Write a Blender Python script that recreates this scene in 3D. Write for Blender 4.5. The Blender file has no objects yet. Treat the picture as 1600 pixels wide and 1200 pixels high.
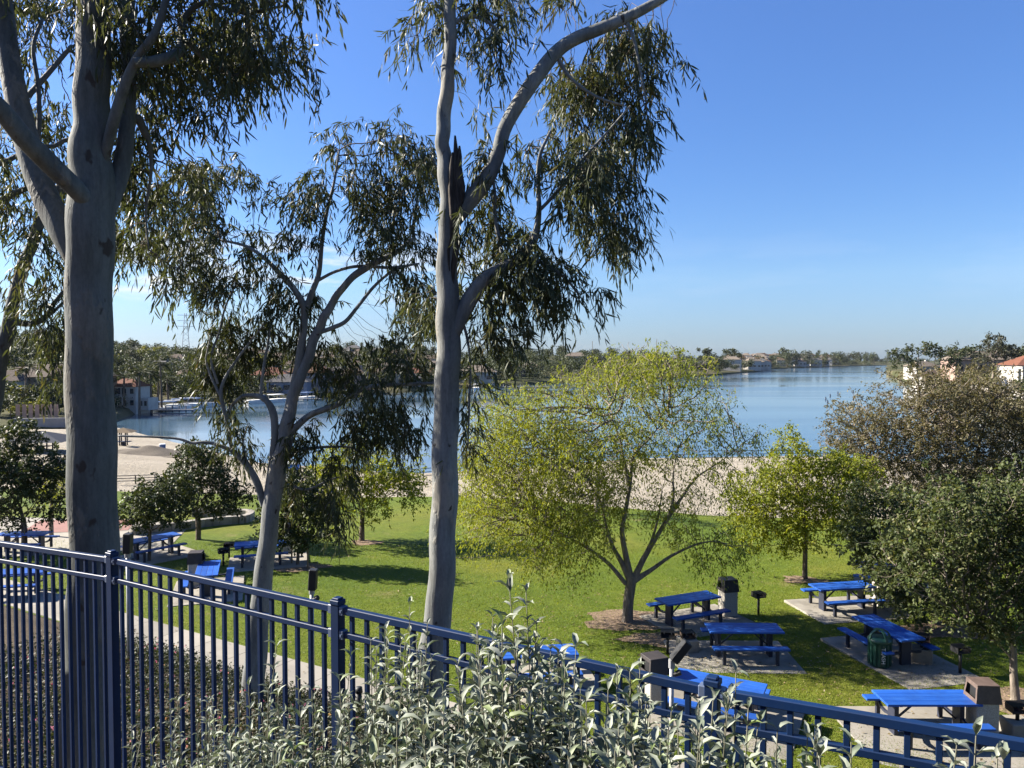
import bpy, bmesh, math, random
import numpy as np
from mathutils import Vector, Matrix
random.seed(7)
RNG = np.random.default_rng(7)
scene = bpy.context.scene
COL = scene.collection

# ------------------------------------------------------------------ camera, sky, sun, exposure
EYE = 10.0                      # camera height above the lake surface (z = 0)
PITCH = math.radians(1.91)
FOC = 1200.0                    # focal length in photo pixels (1600 wide)
cam = bpy.data.cameras.new('camera'); cam_o = bpy.data.objects.new('camera', cam); COL.objects.link(cam_o)
cam.sensor_width = 36; cam.lens = 36 * FOC / 1600; cam.clip_end = 9000; cam.clip_start = 0.05
cam_o.location = (0, 0, EYE); cam_o.rotation_euler = (math.radians(90) - PITCH, 0, 0)
scene.camera = cam_o
SUN_EL, SUN_AZ = math.radians(31), math.radians(-74)      # azimuth from +Y, negative = left
w = bpy.data.worlds.new('World'); scene.world = w; w.use_nodes = True
nt = w.node_tree; nt.nodes.clear()
def N(t, nt=nt, **k):
    n = nt.nodes.new(t)
    for a, b in k.items(): setattr(n, a, b)
    return n
L = nt.links.new
sky = N('ShaderNodeTexSky', sky_type='NISHITA'); sky.sun_disc = False
sky.sun_elevation = SUN_EL; sky.sun_rotation = SUN_AZ
sky.altitude = 0; sky.air_density = 1.0; sky.dust_density = 0.3; sky.ozone_density = 1.6
hs = N('ShaderNodeHueSaturation'); hs.inputs['Saturation'].default_value = 1.2; hs.inputs['Hue'].default_value = 0.5
hs.inputs['Value'].default_value = 0.82
grade = N('ShaderNodeMixRGB', blend_type='MULTIPLY'); grade.inputs[0].default_value = 1.0
L(sky.outputs[0], grade.inputs[1]); L(grade.outputs[0], hs.inputs['Color'])
gz = N('ShaderNodeTexCoord'); gs = N('ShaderNodeSeparateXYZ'); L(gz.outputs['Generated'], gs.inputs[0])
gr = N('ShaderNodeValToRGB'); ge = gr.color_ramp.elements
ge[0].position = 0.0; ge[0].color = (0.44, 0.59, 1.02, 1); ge[1].position = 0.42; ge[1].color = (1.20, 1.16, 1.42, 1)
g3 = ge.new(0.10); g3.color = (0.83, 0.91, 1.16, 1)
L(gs.outputs['Z'], gr.inputs[0]); L(gr.outputs[0], grade.inputs[2])
# a few low bright clouds, a band near the horizon
tc = N('ShaderNodeTexCoord'); mp = N('ShaderNodeMapping'); mp.inputs['Scale'].default_value = (3.0, 3.0, 16.0)
L(tc.outputs['Generated'], mp.inputs['Vector'])
nz = N('ShaderNodeTexNoise'); nz.inputs['Scale'].default_value = 2.1; nz.inputs['Detail'].default_value = 7; nz.inputs['Roughness'].default_value = 0.55
L(mp.outputs[0], nz.inputs['Vector'])
cr = N('ShaderNodeValToRGB'); cr.color_ramp.elements[0].position = 0.47; cr.color_ramp.elements[1].position = 0.60
L(nz.outputs['Fac'], cr.inputs[0])
sx = N('ShaderNodeSeparateXYZ'); L(tc.outputs['Generated'], sx.inputs[0])
br = N('ShaderNodeValToRGB'); e = br.color_ramp.elements
e[0].position = 0.055; e[0].color = (0, 0, 0, 1); e[1].position = 0.085; e[1].color = (1, 1, 1, 1)
e2 = br.color_ramp.elements.new(0.13); e2.color = (0.8, 0.8, 0.8, 1); e3 = br.color_ramp.elements.new(0.17); e3.color = (0, 0, 0, 1)
L(sx.outputs['Z'], br.inputs[0])
xr = N('ShaderNodeMapRange'); xr.inputs[1].default_value = 0.10; xr.inputs[2].default_value = -0.25; xr.inputs[3].default_value = 0.05; xr.inputs[4].default_value = 0.95
L(sx.outputs['X'], xr.inputs[0])
m1 = N('ShaderNodeMath', operation='MULTIPLY'); L(cr.outputs[0], m1.inputs[0]); L(br.outputs[0], m1.inputs[1])
m2 = N('ShaderNodeMath', operation='MULTIPLY'); L(m1.outputs[0], m2.inputs[0]); L(xr.outputs[0], m2.inputs[1])
mx = N('ShaderNodeMixRGB'); mx.inputs[2].default_value = (5.6, 5.8, 6.2, 1)
L(m2.outputs[0], mx.inputs[0]); L(hs.outputs[0], mx.inputs[1])
bg = N('ShaderNodeBackground'); bg.inputs['Strength'].default_value = 0.05
L(mx.outputs[0], bg.inputs['Color'])
wo = N('ShaderNodeOutputWorld'); L(bg.outputs[0], wo.inputs['Surface'])
sun = bpy.data.lights.new('sun', 'SUN'); sun.energy = 5.0; sun.angle = math.radians(0.5); sun.color = (1.0, 0.93, 0.82)
sun_o = bpy.data.objects.new('sun', sun); COL.objects.link(sun_o)
SUNV = Vector((math.sin(SUN_AZ) * math.cos(SUN_EL), math.cos(SUN_AZ) * math.cos(SUN_EL), math.sin(SUN_EL)))
sun_o.rotation_euler = SUNV.to_track_quat('Z', 'Y').to_euler()
scene.view_settings.view_transform = 'Standard'; scene.view_settings.look = 'None'
scene.view_settings.exposure = 1.88; scene.view_settings.gamma = 1.0; scene.view_settings.use_curve_mapping = False
scene.render.engine = 'CYCLES'
scene.cycles.max_bounces = 8; scene.cycles.transparent_max_bounces = 8
scene.cycles.use_denoising = True

# ------------------------------------------------------------------ helpers
def tag(o, label=None, cat=None, group=None, kind=None):
    if label: o['label'] = label
    if cat: o['category'] = cat
    if group: o['group'] = group
    if kind: o['kind'] = kind
    return o
def empty(name, loc=(0, 0, 0), rz=0.0, label=None, cat=None, group=None, kind=None):
    o = bpy.data.objects.new(name, None); COL.objects.link(o)
    o.location = loc; o.rotation_euler = (0, 0, rz); o.empty_display_size = 0.2
    return tag(o, label, cat, group, kind)
def link(name, me, parent=None, mats=None):
    o = bpy.data.objects.new(name, me); COL.objects.link(o)
    if parent is not None: o.parent = parent
    if mats is not None:
        for m in (mats if isinstance(mats, (list, tuple)) else [mats]): me.materials.append(m)
    return o
def copy_tree(o, parent=None):
    c = o.copy(); COL.objects.link(c)
    if parent is not None: c.parent = parent
    for ch in [x for x in o.children]: copy_tree(ch, c)
    return c
CP, SP = math.cos(PITCH), math.sin(PITCH)
def at(px, py, Y):
    """world point seen at photo pixel (px,py), at distance Y ahead of the camera"""
    a = (px - 800) / FOC; b = -(py - 600) / FOC
    dy = CP + b * SP; dz = -SP + b * CP
    k = Y / dy
    return np.array([a * k, Y, EYE + dz * k])
def arrmesh(name, V, F3=None, F4=None, rnd3=None, rnd4=None, smooth=False, mat4=None, mat3=None):
    V = np.asarray(V, np.float32).reshape(-1, 3)
    F3 = np.zeros((0, 3), np.int32) if F3 is None else np.asarray(F3, np.int32).reshape(-1, 3)
    F4 = np.zeros((0, 4), np.int32) if F4 is None else np.asarray(F4, np.int32).reshape(-1, 4)
    me = bpy.data.meshes.new(name)
    me.vertices.add(len(V)); me.vertices.foreach_set('co', V.ravel())
    nl = F3.size + F4.size
    me.loops.add(nl); me.loops.foreach_set('vertex_index', np.concatenate([F3.ravel(), F4.ravel()]))
    n3, n4 = len(F3), len(F4)
    me.polygons.add(n3 + n4)
    st = np.concatenate([np.arange(n3) * 3, n3 * 3 + np.arange(n4) * 4]).astype(np.int32)
    me.polygons.foreach_set('loop_start', st)
    me.polygons.foreach_set('use_smooth', np.full(n3 + n4, smooth))
    if mat3 is not None or mat4 is not None:
        a = np.zeros(n3, np.int32) if mat3 is None else np.asarray(mat3, np.int32)
        b = np.zeros(n4, np.int32) if mat4 is None else np.asarray(mat4, np.int32)
        me.polygons.foreach_set('material_index', np.concatenate([a, b]))
    me.update(calc_edges=True)
    if rnd3 is not None or rnd4 is not None:
        at_ = me.attributes.new('rnd', 'FLOAT', 'FACE')
        a = np.zeros(n3) if rnd3 is None else np.asarray(rnd3)
        b = np.zeros(n4) if rnd4 is None else np.asarray(rnd4)
        at_.data.foreach_set('value', np.concatenate([a, b]).astype(np.float32))
    me.validate(verbose=False)
    return me
class MB:
    """collects boxes, tubes, prisms for ONE mesh"""
    def __init__(s): s.bm = bmesh.new()
    def box(s, cx, cy, cz, sx, sy, sz, rot=None, bevel=0.0):
        r = bmesh.ops.create_cube(s.bm, size=1.0)
        vs = r['verts']
        bmesh.ops.scale(s.bm, vec=(sx, sy, sz), verts=vs)
        if bevel:
            es = list({e for v in vs for e in v.link_edges})
            rb = bmesh.ops.bevel(s.bm, geom=es, offset=bevel, segments=1, affect='EDGES', profile=0.5)
            vs = list({v for f in rb['faces'] for v in f.verts} | {v for v in vs if v.is_valid})
        if rot is not None: bmesh.ops.rotate(s.bm, cent=(0, 0, 0), matrix=rot, verts=vs)
        bmesh.ops.translate(s.bm, vec=(cx, cy, cz), verts=vs)
        return s
    def bar(s, p, q, wx, wz=None, bevel=0.0):
        """square bar from p to q"""
        p = Vector(p); q = Vector(q); d = q - p; l = d.length
        rot = d.to_track_quat('X', 'Z').to_matrix()
        c = (p + q) / 2
        return s.box(c.x, c.y, c.z, l, wx, wz or wx, rot=rot, bevel=bevel)
    def cyl(s, p, q, r1, r2=None, n=10):
        p = Vector(p); q = Vector(q); d = q - p; l = d.length
        r2 = r1 if r2 is None else r2
        m = Matrix.Translation((p + q) / 2) @ d.to_track_quat('Z', 'Y').to_matrix().to_4x4()
        bmesh.ops.create_cone(s.bm, cap_ends=True, segments=n, radius1=r1, radius2=r2, depth=l, matrix=m)
        return s
    def ball(s, c, r, sc=(1, 1, 1)):
        bmesh.ops.create_uvsphere(s.bm, u_segments=10, v_segments=7, radius=r,
                                  matrix=Matrix.Translation(c) @ Matrix.Diagonal((*sc, 1)))
        return s
    def poly(s, verts, faces):
        vs = [s.bm.verts.new(v) for v in verts]
        for f in faces: s.bm.faces.new([vs[i] for i in f])
        return s
    def mesh(s, name, smooth=False):
        me = bpy.data.meshes.new(name)
        bmesh.ops.recalc_face_normals(s.bm, faces=s.bm.faces)
        s.bm.to_mesh(me); s.bm.free()
        if smooth: me.polygons.foreach_set('use_smooth', [True] * len(me.polygons))
        return me
    def build(s, name, mat, parent=None, smooth=False):
        return link(name, s.mesh(name, smooth), parent, mat)

# ------------------------------------------------------------------ materials
def newmat(name):
    m = bpy.data.materials.new(name); m.use_nodes = True
    m.node_tree.nodes.clear()
    return m, m.node_tree
def out(nt_, sh):
    o = N('ShaderNodeOutputMaterial', nt_); nt_.links.new(sh, o.inputs['Surface'])
def noise_(nt_, scale, detail=4, rough=0.55, vec=None, sc3=None):
    n = N('ShaderNodeTexNoise', nt_); n.inputs['Scale'].default_value = scale
    n.inputs['Detail'].default_value = detail; n.inputs['Roughness'].default_value = rough
    t = N('ShaderNodeTexCoord', nt_); v = t.outputs['Object']
    if sc3:
        mp_ = N('ShaderNodeMapping', nt_); mp_.inputs['Scale'].default_value = sc3
        nt_.links.new(v, mp_.inputs['Vector']); v = mp_.outputs[0]
    nt_.links.new(v, n.inputs['Vector'])
    return n
def ramp_(nt_, src, stops):
    r = N('ShaderNodeValToRGB', nt_)
    els = r.color_ramp.elements
    while len(els) < len(stops): els.new(0.5)
    for e_, (p, c) in zip(els, stops):
        e_.position = p; e_.color = (*c, 1) if len(c) == 3 else c
    nt_.links.new(src, r.inputs[0]); return r
def mixc(nt_, fac, a, b, mode='MIX'):
    m = N('ShaderNodeMixRGB', nt_, blend_type=mode)
    for i, v in ((0, fac), (1, a), (2, b)):
        if hasattr(v, 'is_output'): nt_.links.new(v, m.inputs[i])
        elif isinstance(v, (int, float)): m.inputs[i].default_value = v
        else: m.inputs[i].default_value = (*v, 1)
    return m.outputs[0]
def principled(nt_, col, rough=0.6, spec=0.4, metal=0.0, bump=None, bstr=0.3, bdist=0.02):
    p = N('ShaderNodeBsdfPrincipled', nt_)
    if hasattr(col, 'is_output'): nt_.links.new(col, p.inputs['Base Color'])
    else: p.inputs['Base Color'].default_value = (*col, 1)
    if hasattr(rough, 'is_output'): nt_.links.new(rough, p.inputs['Roughness'])
    else: p.inputs['Roughness'].default_value = rough
    p.inputs['Specular IOR Level'].default_value = spec; p.inputs['Metallic'].default_value = metal
    if bump is not None:
        b = N('ShaderNodeBump', nt_); b.inputs['Strength'].default_value = bstr; b.inputs['Distance'].default_value = bdist
        nt_.links.new(bump, b.inputs['Height']); nt_.links.new(b.outputs[0], p.inputs['Normal'])
    return p
def plain(name, c1, c2=None, scale=6, rough=0.6, spec=0.4, metal=0, bstr=0.15, bdist=0.01, sc3=None, detail=5):
    m, t = newmat(name)
    c2 = c2 or tuple(x * 0.8 for x in c1)
    n = noise_(t, scale, detail, 0.6, sc3=sc3)
    r = ramp_(t, n.outputs['Fac'], [(0.35, c2), (0.65, c1)])
    p = principled(t, r.outputs[0], rough, spec, metal, n.outputs['Fac'], bstr, bdist)
    out(t, p.outputs[0]); return m
def worn(name, c1, faded, dirt, scale=3.0, rough=0.5, spec=0.35, sc3=None, lo=0.56, bstr=0.1, stain=1.1):
    m, t = newmat(name)
    a = noise_(t, scale, 7, 0.68, sc3=sc3); b = noise_(t, scale * 9, 5, 0.7, sc3=sc3); c = noise_(t, stain, 6, 0.65)
    r = ramp_(t, a.outputs['Fac'], [(0.40, c1), (lo + .12, faded)])
    oi = N('ShaderNodeObjectInfo', t); r4 = ramp_(t, oi.outputs['Random'], [(0, (0.82, 0.82, 0.82)), (1, (1.12, 1.12, 1.12))])
    col = mixc(t, 1.0, r.outputs[0], r4.outputs[0], 'MULTIPLY')
    s1 = ramp_(t, b.outputs['Fac'], [(0.60, (0, 0, 0)), (0.70, (1, 1, 1))]); s2 = ramp_(t, c.outputs['Fac'], [(0.48, (0, 0, 0)), (0.66, (0.75, 0.75, 0.75))])
    col = mixc(t, s2.outputs[0], col, dirt, 'MIX'); 
    k = N('ShaderNodeMath', t, operation='MULTIPLY'); k.inputs[1].default_value = 0.45; t.links.new(s1.outputs[0], k.inputs[0])
    col = mixc(t, k.outputs[0], col, faded)
    p = principled(t, col, rough, spec, 0, b.outputs['Fac'], bstr, 0.008)
    out(t, p.outputs[0]); return m
def leafmat(name, ca, cb, cc=None, trans=0.35, tcol=None, rough=0.5, spec=0.35, objrnd=False):
    """leaf: reflecting + letting light through; colour differs leaf by leaf"""
    m, t = newmat(name)
    if objrnd:
        oi = N('ShaderNodeObjectInfo', t); src = oi.outputs['Random']
    else:
        a = N('ShaderNodeAttribute', t); a.attribute_name = 'rnd'; src = a.outputs['Fac']
    st = [(0.0, ca), (0.75, cb)] + ([(1.0, cc)] if cc else [])
    r = ramp_(t, src, st)
    p = principled(t, r.outputs[0], rough, spec)
    tr = N('ShaderNodeBsdfTranslucent', t)
    tc_ = mixc(t, 1.0, r.outputs[0], tcol or (1.6, 1.5, 0.7), 'MULTIPLY')
    t.links.new(tc_, tr.inputs['Color'])
    mx_ = N('ShaderNodeMixShader', t); mx_.inputs[0].default_value = trans
    t.links.new(p.outputs[0], mx_.inputs[1]); t.links.new(tr.outputs[0], mx_.inputs[2])
    out(t, mx_.outputs[0]); return m

def bark_smooth(name, light, dark, tan, spots=0.69):
    m, t = newmat(name)
    a = noise_(t, 1.5, 6, 0.62, sc3=(1, 1, 0.33)); b = noise_(t, 9, 6, 0.7, sc3=(1, 1, 0.12)); c = noise_(t, 2.6, 3, 0.5, sc3=(2.2, 2.2, 1.3)); d = noise_(t, 2.4, 5, 0.6, sc3=(1.2, 1.2, 0.5)); e_ = noise_(t, 34, 4, 0.7, sc3=(1, 1, 0.5))
    r1 = ramp_(t, a.outputs['Fac'], [(0.40, dark), (0.50, tuple((x + y) / 2 for x, y in zip(light, dark))), (0.56, light)])
    rp = ramp_(t, d.outputs['Fac'], [(0.55, (0, 0, 0)), (0.60, (1, 1, 1))])           # peeled patches with a hard edge
    col = mixc(t, rp.outputs[0], r1.outputs[0], tan)
    r2 = ramp_(t, b.outputs['Fac'], [(0.32, (0.55, 0.54, 0.52)), (0.56, (1, 1, 1))])
    col = mixc(t, 0.75, col, r2.outputs[0], 'MULTIPLY')
    r3 = ramp_(t, e_.outputs['Fac'], [(0.3, (0.78, 0.78, 0.78)), (0.6, (1.06, 1.06, 1.06))])
    col = mixc(t, 0.8, col, r3.outputs[0], 'MULTIPLY')
    sp = ramp_(t, c.outputs['Fac'], [(spots, (0, 0, 0)), (spots + .04, (1, 1, 1))])
    col = mixc(t, sp.outputs[0], col, (0.05, 0.04, 0.032))
    hsum = N('ShaderNodeMath', t, operation='MULTIPLY_ADD'); hsum.inputs[1].default_value = 0.5
    t.links.new(rp.outputs[0], hsum.inputs[0]); t.links.new(b.outputs['Fac'], hsum.inputs[2])
    p = principled(t, col, 0.78, 0.2, 0, hsum.outputs[0], 0.6, 0.03)
    out(t, p.outputs[0]); return m
def bark_rough(name, light, dark):
    m, t = newmat(name)
    b = noise_(t, 12, 6, 0.7, sc3=(1, 1, 0.2))
    r = ramp_(t, b.outputs['Fac'], [(0.35, dark), (0.65, light)])
    p = principled(t, r.outputs[0], 0.85, 0.15, 0, b.outputs['Fac'], 0.8, 0.03)
    out(t, p.outputs[0]); return m

M = {}
M['bark_shady'] = bark_smooth('shaded_grey_gum_bark', (0.130, 0.136, 0.124), (0.085, 0.091, 0.085), (0.165, 0.155, 0.13), 0.66)  # greyer gum bark, its colour also darkened for the shade on these trunks
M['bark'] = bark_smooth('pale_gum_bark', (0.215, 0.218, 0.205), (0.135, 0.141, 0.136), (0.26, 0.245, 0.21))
M['bark_dark'] = bark_rough('dead_bark', (0.085, 0.072, 0.060), (0.022, 0.018, 0.015))
M['bark_grey'] = bark_rough('grey_bark', (0.26, 0.22, 0.18), (0.10, 0.082, 0.065))
M['bark_brown'] = bark_rough('brown_bark', (0.17, 0.135, 0.105), (0.06, 0.046, 0.036))
M['gum_leaf'] = leafmat('gum_leaf', (0.036, 0.046, 0.021), (0.066, 0.078, 0.038), (0.11, 0.085, 0.04), trans=0.26, rough=0.5, spec=0.25)
M['gum_leaf2'] = leafmat('gum_leaf_fine', (0.025, 0.034, 0.014), (0.050, 0.060, 0.025), (0.085, 0.065, 0.035), trans=0.26, rough=0.5, spec=0.25)
M['feather_leaf'] = leafmat('feather_leaf', (0.110, 0.140, 0.015), (0.205, 0.228, 0.030), (0.28, 0.26, 0.045), trans=0.42, rough=0.55, spec=0.25)
M['fresh_leaf'] = leafmat('fresh_leaf', (0.10, 0.135, 0.013), (0.20, 0.22, 0.024), (0.28, 0.26, 0.036), trans=0.42, rough=0.55, spec=0.25)
M['olive_leaf'] = leafmat('olive_leaf', (0.07, 0.068, 0.028), (0.135, 0.115, 0.058), (0.19, 0.145, 0.085), trans=0.25, rough=0.5, spec=0.3)
M['dark_leaf'] = leafmat('dark_leaf', (0.022, 0.036, 0.012), (0.048, 0.062, 0.020), (0.09, 0.095, 0.035), trans=0.2, rough=0.5, spec=0.2)
M['glossy_leaf'] = leafmat('glossy_leaf', (0.032, 0.050, 0.015), (0.080, 0.096, 0.034), (0.21, 0.20, 0.09), trans=0.28, rough=0.5, spec=0.2)
M['far_leaf'] = leafmat('far_leaf', (0.026, 0.038, 0.016), (0.056, 0.066, 0.027), (0.095, 0.095, 0.037), trans=0.2, rough=0.6, spec=0.2)
M['far_leaf_lime'] = leafmat('far_leaf_lime', (0.09, 0.105, 0.022), (0.15, 0.15, 0.038), (0.20, 0.165, 0.045), trans=0.3, rough=0.6, spec=0.2)
M['far_leaf_grey'] = leafmat('far_leaf_grey', (0.04, 0.046, 0.03), (0.068, 0.072, 0.048), (0.09, 0.083, 0.056), trans=0.2, rough=0.6, spec=0.2)
M['silver_leaf'] = leafmat('silver_leaf', (0.075, 0.098, 0.062), (0.27, 0.285, 0.235), (0.11, 0.15, 0.045), trans=0.14, tcol=(1.2, 1.3, 0.8), rough=0.6, spec=0.3)
M['silver_leaf_one'] = leafmat('silver_leaf_single', (0.085, 0.11, 0.07), (0.29, 0.305, 0.25), (0.13, 0.175, 0.05), trans=0.14, tcol=(1.2, 1.3, 0.8), rough=0.6, spec=0.3, objrnd=True)
M['silver_stem'] = plain('silver_stem', (0.15, 0.145, 0.105), (0.09, 0.088, 0.06), 30, 0.7, 0.2)
M['lantana_leaf'] = leafmat('groundcover_leaf', (0.013, 0.020, 0.008), (0.034, 0.042, 0.016), (0.07, 0.055, 0.028), trans=0.25, rough=0.55, spec=0.3)
M['pink'] = leafmat('pink_petal', (0.55, 0.12, 0.20), (0.65, 0.28, 0.36), (0.70, 0.45, 0.16), trans=0.3, tcol=(1, 1, 1))
M['grass_blade'] = leafmat('grass_blade', (0.088, 0.134, 0.012), (0.145, 0.186, 0.020), (0.23, 0.215, 0.06), trans=0.4, tcol=(1.3, 1.3, 0.7), rough=0.55, spec=0.3)
M['blue_paint'] = worn('fence_paint', (0.0026, 0.0160, 0.060), (0.0055, 0.023, 0.074), (0.005, 0.014, 0.040), 5, 0.52, 0.22, None, 0.6, 0.05, 2.5)
M['bracket'] = plain('bracket_metal', (0.10, 0.13, 0.2), None, 9, 0.4, 0.5)
M['table_blue'] = worn('table_blue', (0.011, 0.070, 0.33), (0.024, 0.10, 0.36), (0.010, 0.045, 0.20), 2.6, 0.48, 0.35, (0.5, 4, 4))
M['table_frame'] = plain('table_frame', (0.022, 0.026, 0.045), None, 9, 0.5, 0.4)
M['concrete'] = worn('concrete', (0.25, 0.228, 0.19), (0.285, 0.262, 0.222), (0.135, 0.122, 0.10), 1.5, 0.88, 0.2, None, 0.5, 0.3, 0.9)
M['path'] = worn('path_concrete', (0.25, 0.23, 0.192), (0.275, 0.253, 0.215), (0.175, 0.16, 0.132), 0.9, 0.88, 0.2, None, 0.5, 0.3, 0.5)
M['aggregate'] = plain('aggregate', (0.46, 0.43, 0.37), (0.24, 0.22, 0.19), 60, 0.9, 0.2, bstr=0.6, bdist=0.004)
M['hood'] = plain('brown_hood', (0.115, 0.082, 0.068), (0.08, 0.057, 0.047), 8, 0.6, 0.3)
M['hood_dark'] = plain('dark_hood', (0.045, 0.038, 0.036), (0.03, 0.026, 0.026), 8, 0.6, 0.3)
M['black'] = plain('black_metal', (0.018, 0.018, 0.019), None, 20, 0.55, 0.35)
M['rust'] = plain('rusty_metal', (0.075, 0.05, 0.036), (0.03, 0.024, 0.02), 14, 0.75, 0.25)
M['galv'] = plain('galvanised', (0.36, 0.36, 0.36), (0.27, 0.27, 0.28), 10, 0.45, 0.4, 0.3)
M['bin_green'] = plain('bin_green', (0.022, 0.075, 0.052), (0.016, 0.055, 0.04), 7, 0.4, 0.45)
M['white'] = plain('white_paint', (0.75, 0.74, 0.70), (0.66, 0.65, 0.61), 3, 0.6, 0.3)
M['wood_stake'] = plain('stake_wood', (0.28, 0.22, 0.15), (0.17, 0.13, 0.09), 14, 0.85, 0.15, sc3=(1, 1, .1))
M['canvas'] = plain('blue_grey_canvas', (0.022, 0.027, 0.042), None, 8, 0.8, 0.2)
M['umb_blue'] = plain('blue_canvas', (0.03, 0.16, 0.55), None, 8, 0.8, 0.2)
M['thatch'] = plain('thatch', (0.22, 0.17, 0.11), (0.10, 0.075, 0.05), 25, 0.95, 0.1, bstr=0.6)
M['glass'] = plain('window_glass', (0.02, 0.026, 0.034), None, 2, 0.08, 0.6, bstr=0.0)
M['boat_cover'] = plain('boat_cover', (0.10, 0.16, 0.30), None, 5, 0.7, 0.3)
M['red_court'] = plain('red_court', (0.27, 0.14, 0.115), (0.22, 0.12, 0.10), 1.2, 0.85, 0.2)
M['mulch'] = plain('mulch', (0.25, 0.18, 0.125), (0.12, 0.085, 0.06), 16, 0.95, 0.1, bstr=0.9, bdist=0.04)
M['buoy'] = plain('dark_buoy', (0.03, 0.05, 0.09), None, 8, 0.5, 0.4)
M['rock'] = plain('pale_rock', (0.55, 0.50, 0.43), (0.34, 0.31, 0.27), 1.5, 0.9, 0.2, bstr=0.6, bdist=0.2)

def lawn_mat():
    m, t = newmat('lawn_grass')
    a = noise_(t, 0.16, 5, 0.6); b = noise_(t, 2.2, 6, 0.7); c = noise_(t, 30, 4, 0.75, sc3=(0.7, 1.3, 1))
    r = ramp_(t, a.outputs['Fac'], [(0.33, (0.080, 0.128, 0.011)), (0.50, (0.110, 0.152, 0.013)), (0.68, (0.155, 0.170, 0.022))])
    r2 = ramp_(t, b.outputs['Fac'], [(0.28, (0.62, 0.66, 0.6)), (0.62, (1.1, 1.05, 1.0))])
    col = mixc(t, 0.8, r.outputs[0], r2.outputs[0], 'MULTIPLY')
    r3 = ramp_(t, c.outputs['Fac'], [(0.3, (0.55, 0.58, 0.5)), (0.65, (1.2, 1.18, 1.05))])
    col = mixc(t, 0.9, col, r3.outputs[0], 'MULTIPLY')
    d = noise_(t, 0.55, 6, 0.7); dm = ramp_(t, d.outputs['Fac'], [(0.60, (0, 0, 0)), (0.74, (0.75, 0.75, 0.75))])
    col = mixc(t, dm.outputs[0], col, (0.20, 0.165, 0.07))
    p = principled(t, col, 0.8, 0.15, 0, c.outputs['Fac'], 1.0, 0.06)
    out(t, p.outputs[0]); return m
def sand_mat():
    m, t = newmat('beach_sand')
    a = noise_(t, 0.12, 5, 0.6, sc3=(1, 2.2, 1)); b = noise_(t, 2.6, 6, 0.7)
    r = ramp_(t, a.outputs['Fac'], [(0.35, (0.27, 0.235, 0.18)), (0.6, (0.34, 0.30, 0.237))])
    r2 = ramp_(t, b.outputs['Fac'], [(0.3, (0.78, 0.77, 0.75)), (0.6, (1, 1, 1))])
    col = mixc(t, 0.8, r.outputs[0], r2.outputs[0], 'MULTIPLY')
    p = principled(t, col, 0.9, 0.1, 0, b.outputs['Fac'], 0.9, 0.25)
    out(t, p.outputs[0]); return m
def soil_mat(name, a_, b_):
    m, t = newmat(name)
    a = noise_(t, 0.35, 5, 0.6); b = noise_(t, 9, 6, 0.7)
    r = ramp_(t, a.outputs['Fac'], [(0.35, b_), (0.62, a_)])
    r2 = ramp_(t, b.outputs['Fac'], [(0.3, (0.6, 0.6, 0.6)), (0.65, (1.1, 1.1, 1.1))])
    col = mixc(t, 0.9, r.outputs[0], r2.outputs[0], 'MULTIPLY')
    p = principled(t, col, 0.95, 0.1, 0, b.outputs['Fac'], 0.8, 0.05)
    out(t, p.outputs[0]); return m
def hill_mat():
    m, t = newmat('hill_ground')
    a = noise_(t, 0.018, 6, 0.65); b = noise_(t, 0.16, 6, 0.7)
    r = ramp_(t, a.outputs['Fac'], [(0.36, (0.036, 0.046, 0.021)), (0.5, (0.06, 0.062, 0.030)), (0.66, (0.12, 0.103, 0.065))])
    r2 = ramp_(t, b.outputs['Fac'], [(0.34, (0.5, 0.55, 0.5)), (0.6, (1.15, 1.1, 1.0))])
    col = mixc(t, 0.9, r.outputs[0], r2.outputs[0], 'MULTIPLY')
    p = principled(t, col, 0.95, 0.1, 0, b.outputs['Fac'], 0.8, 1.2)
    out(t, p.outputs[0]); return m
def water_mat():
    m, t = newmat('lake_water')
    a = noise_(t, 0.9, 3, 0.55, sc3=(0.55, 1.6, 1)); b = noise_(t, 4.5, 3, 0.6, sc3=(0.5, 1.3, 1)); c = noise_(t, 0.012, 4, 0.6, sc3=(0.35, 2.6, 1))
    s = N('ShaderNodeMath', t, operation='MULTIPLY_ADD'); s.inputs[1].default_value = 0.35
    t.links.new(b.outputs['Fac'], s.inputs[0]); t.links.new(a.outputs['Fac'], s.inputs[2])
    rr = ramp_(t, c.outputs['Fac'], [(0.40, (0.03, 0.03, 0.03)), (0.60, (0.16, 0.16, 0.16))])
    p = principled(t, (0.048, 0.088, 0.128), rr.outputs[0], 0.5)
    p.inputs['IOR'].default_value = 1.333
    bm_ = N('ShaderNodeBump', t); bm_.inputs['Strength'].default_value = 0.04; bm_.inputs['Distance'].default_value = 0.10
    st = ramp_(t, c.outputs['Fac'], [(0.38, (0.35, 0.35, 0.35)), (0.62, (1, 1, 1))])
    mm = N('ShaderNodeMath', t, operation='MULTIPLY'); t.links.new(s.outputs[0], mm.inputs[0]); t.links.new(st.outputs[0], mm.inputs[1])
    t.links.new(mm.outputs[0], bm_.inputs['Height']); t.links.new(bm_.outputs[0], p.inputs['Normal'])
    out(t, p.outputs[0]); return m
M['lawn'] = lawn_mat(); M['sand'] = sand_mat(); M['hill'] = hill_mat(); M['water'] = water_mat()
M['soil'] = soil_mat('slope_soil', (0.10, 0.078, 0.052), (0.055, 0.042, 0.030))
M['terrace'] = soil_mat('terrace_soil', (0.13, 0.10, 0.07), (0.08, 0.06, 0.045))

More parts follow.
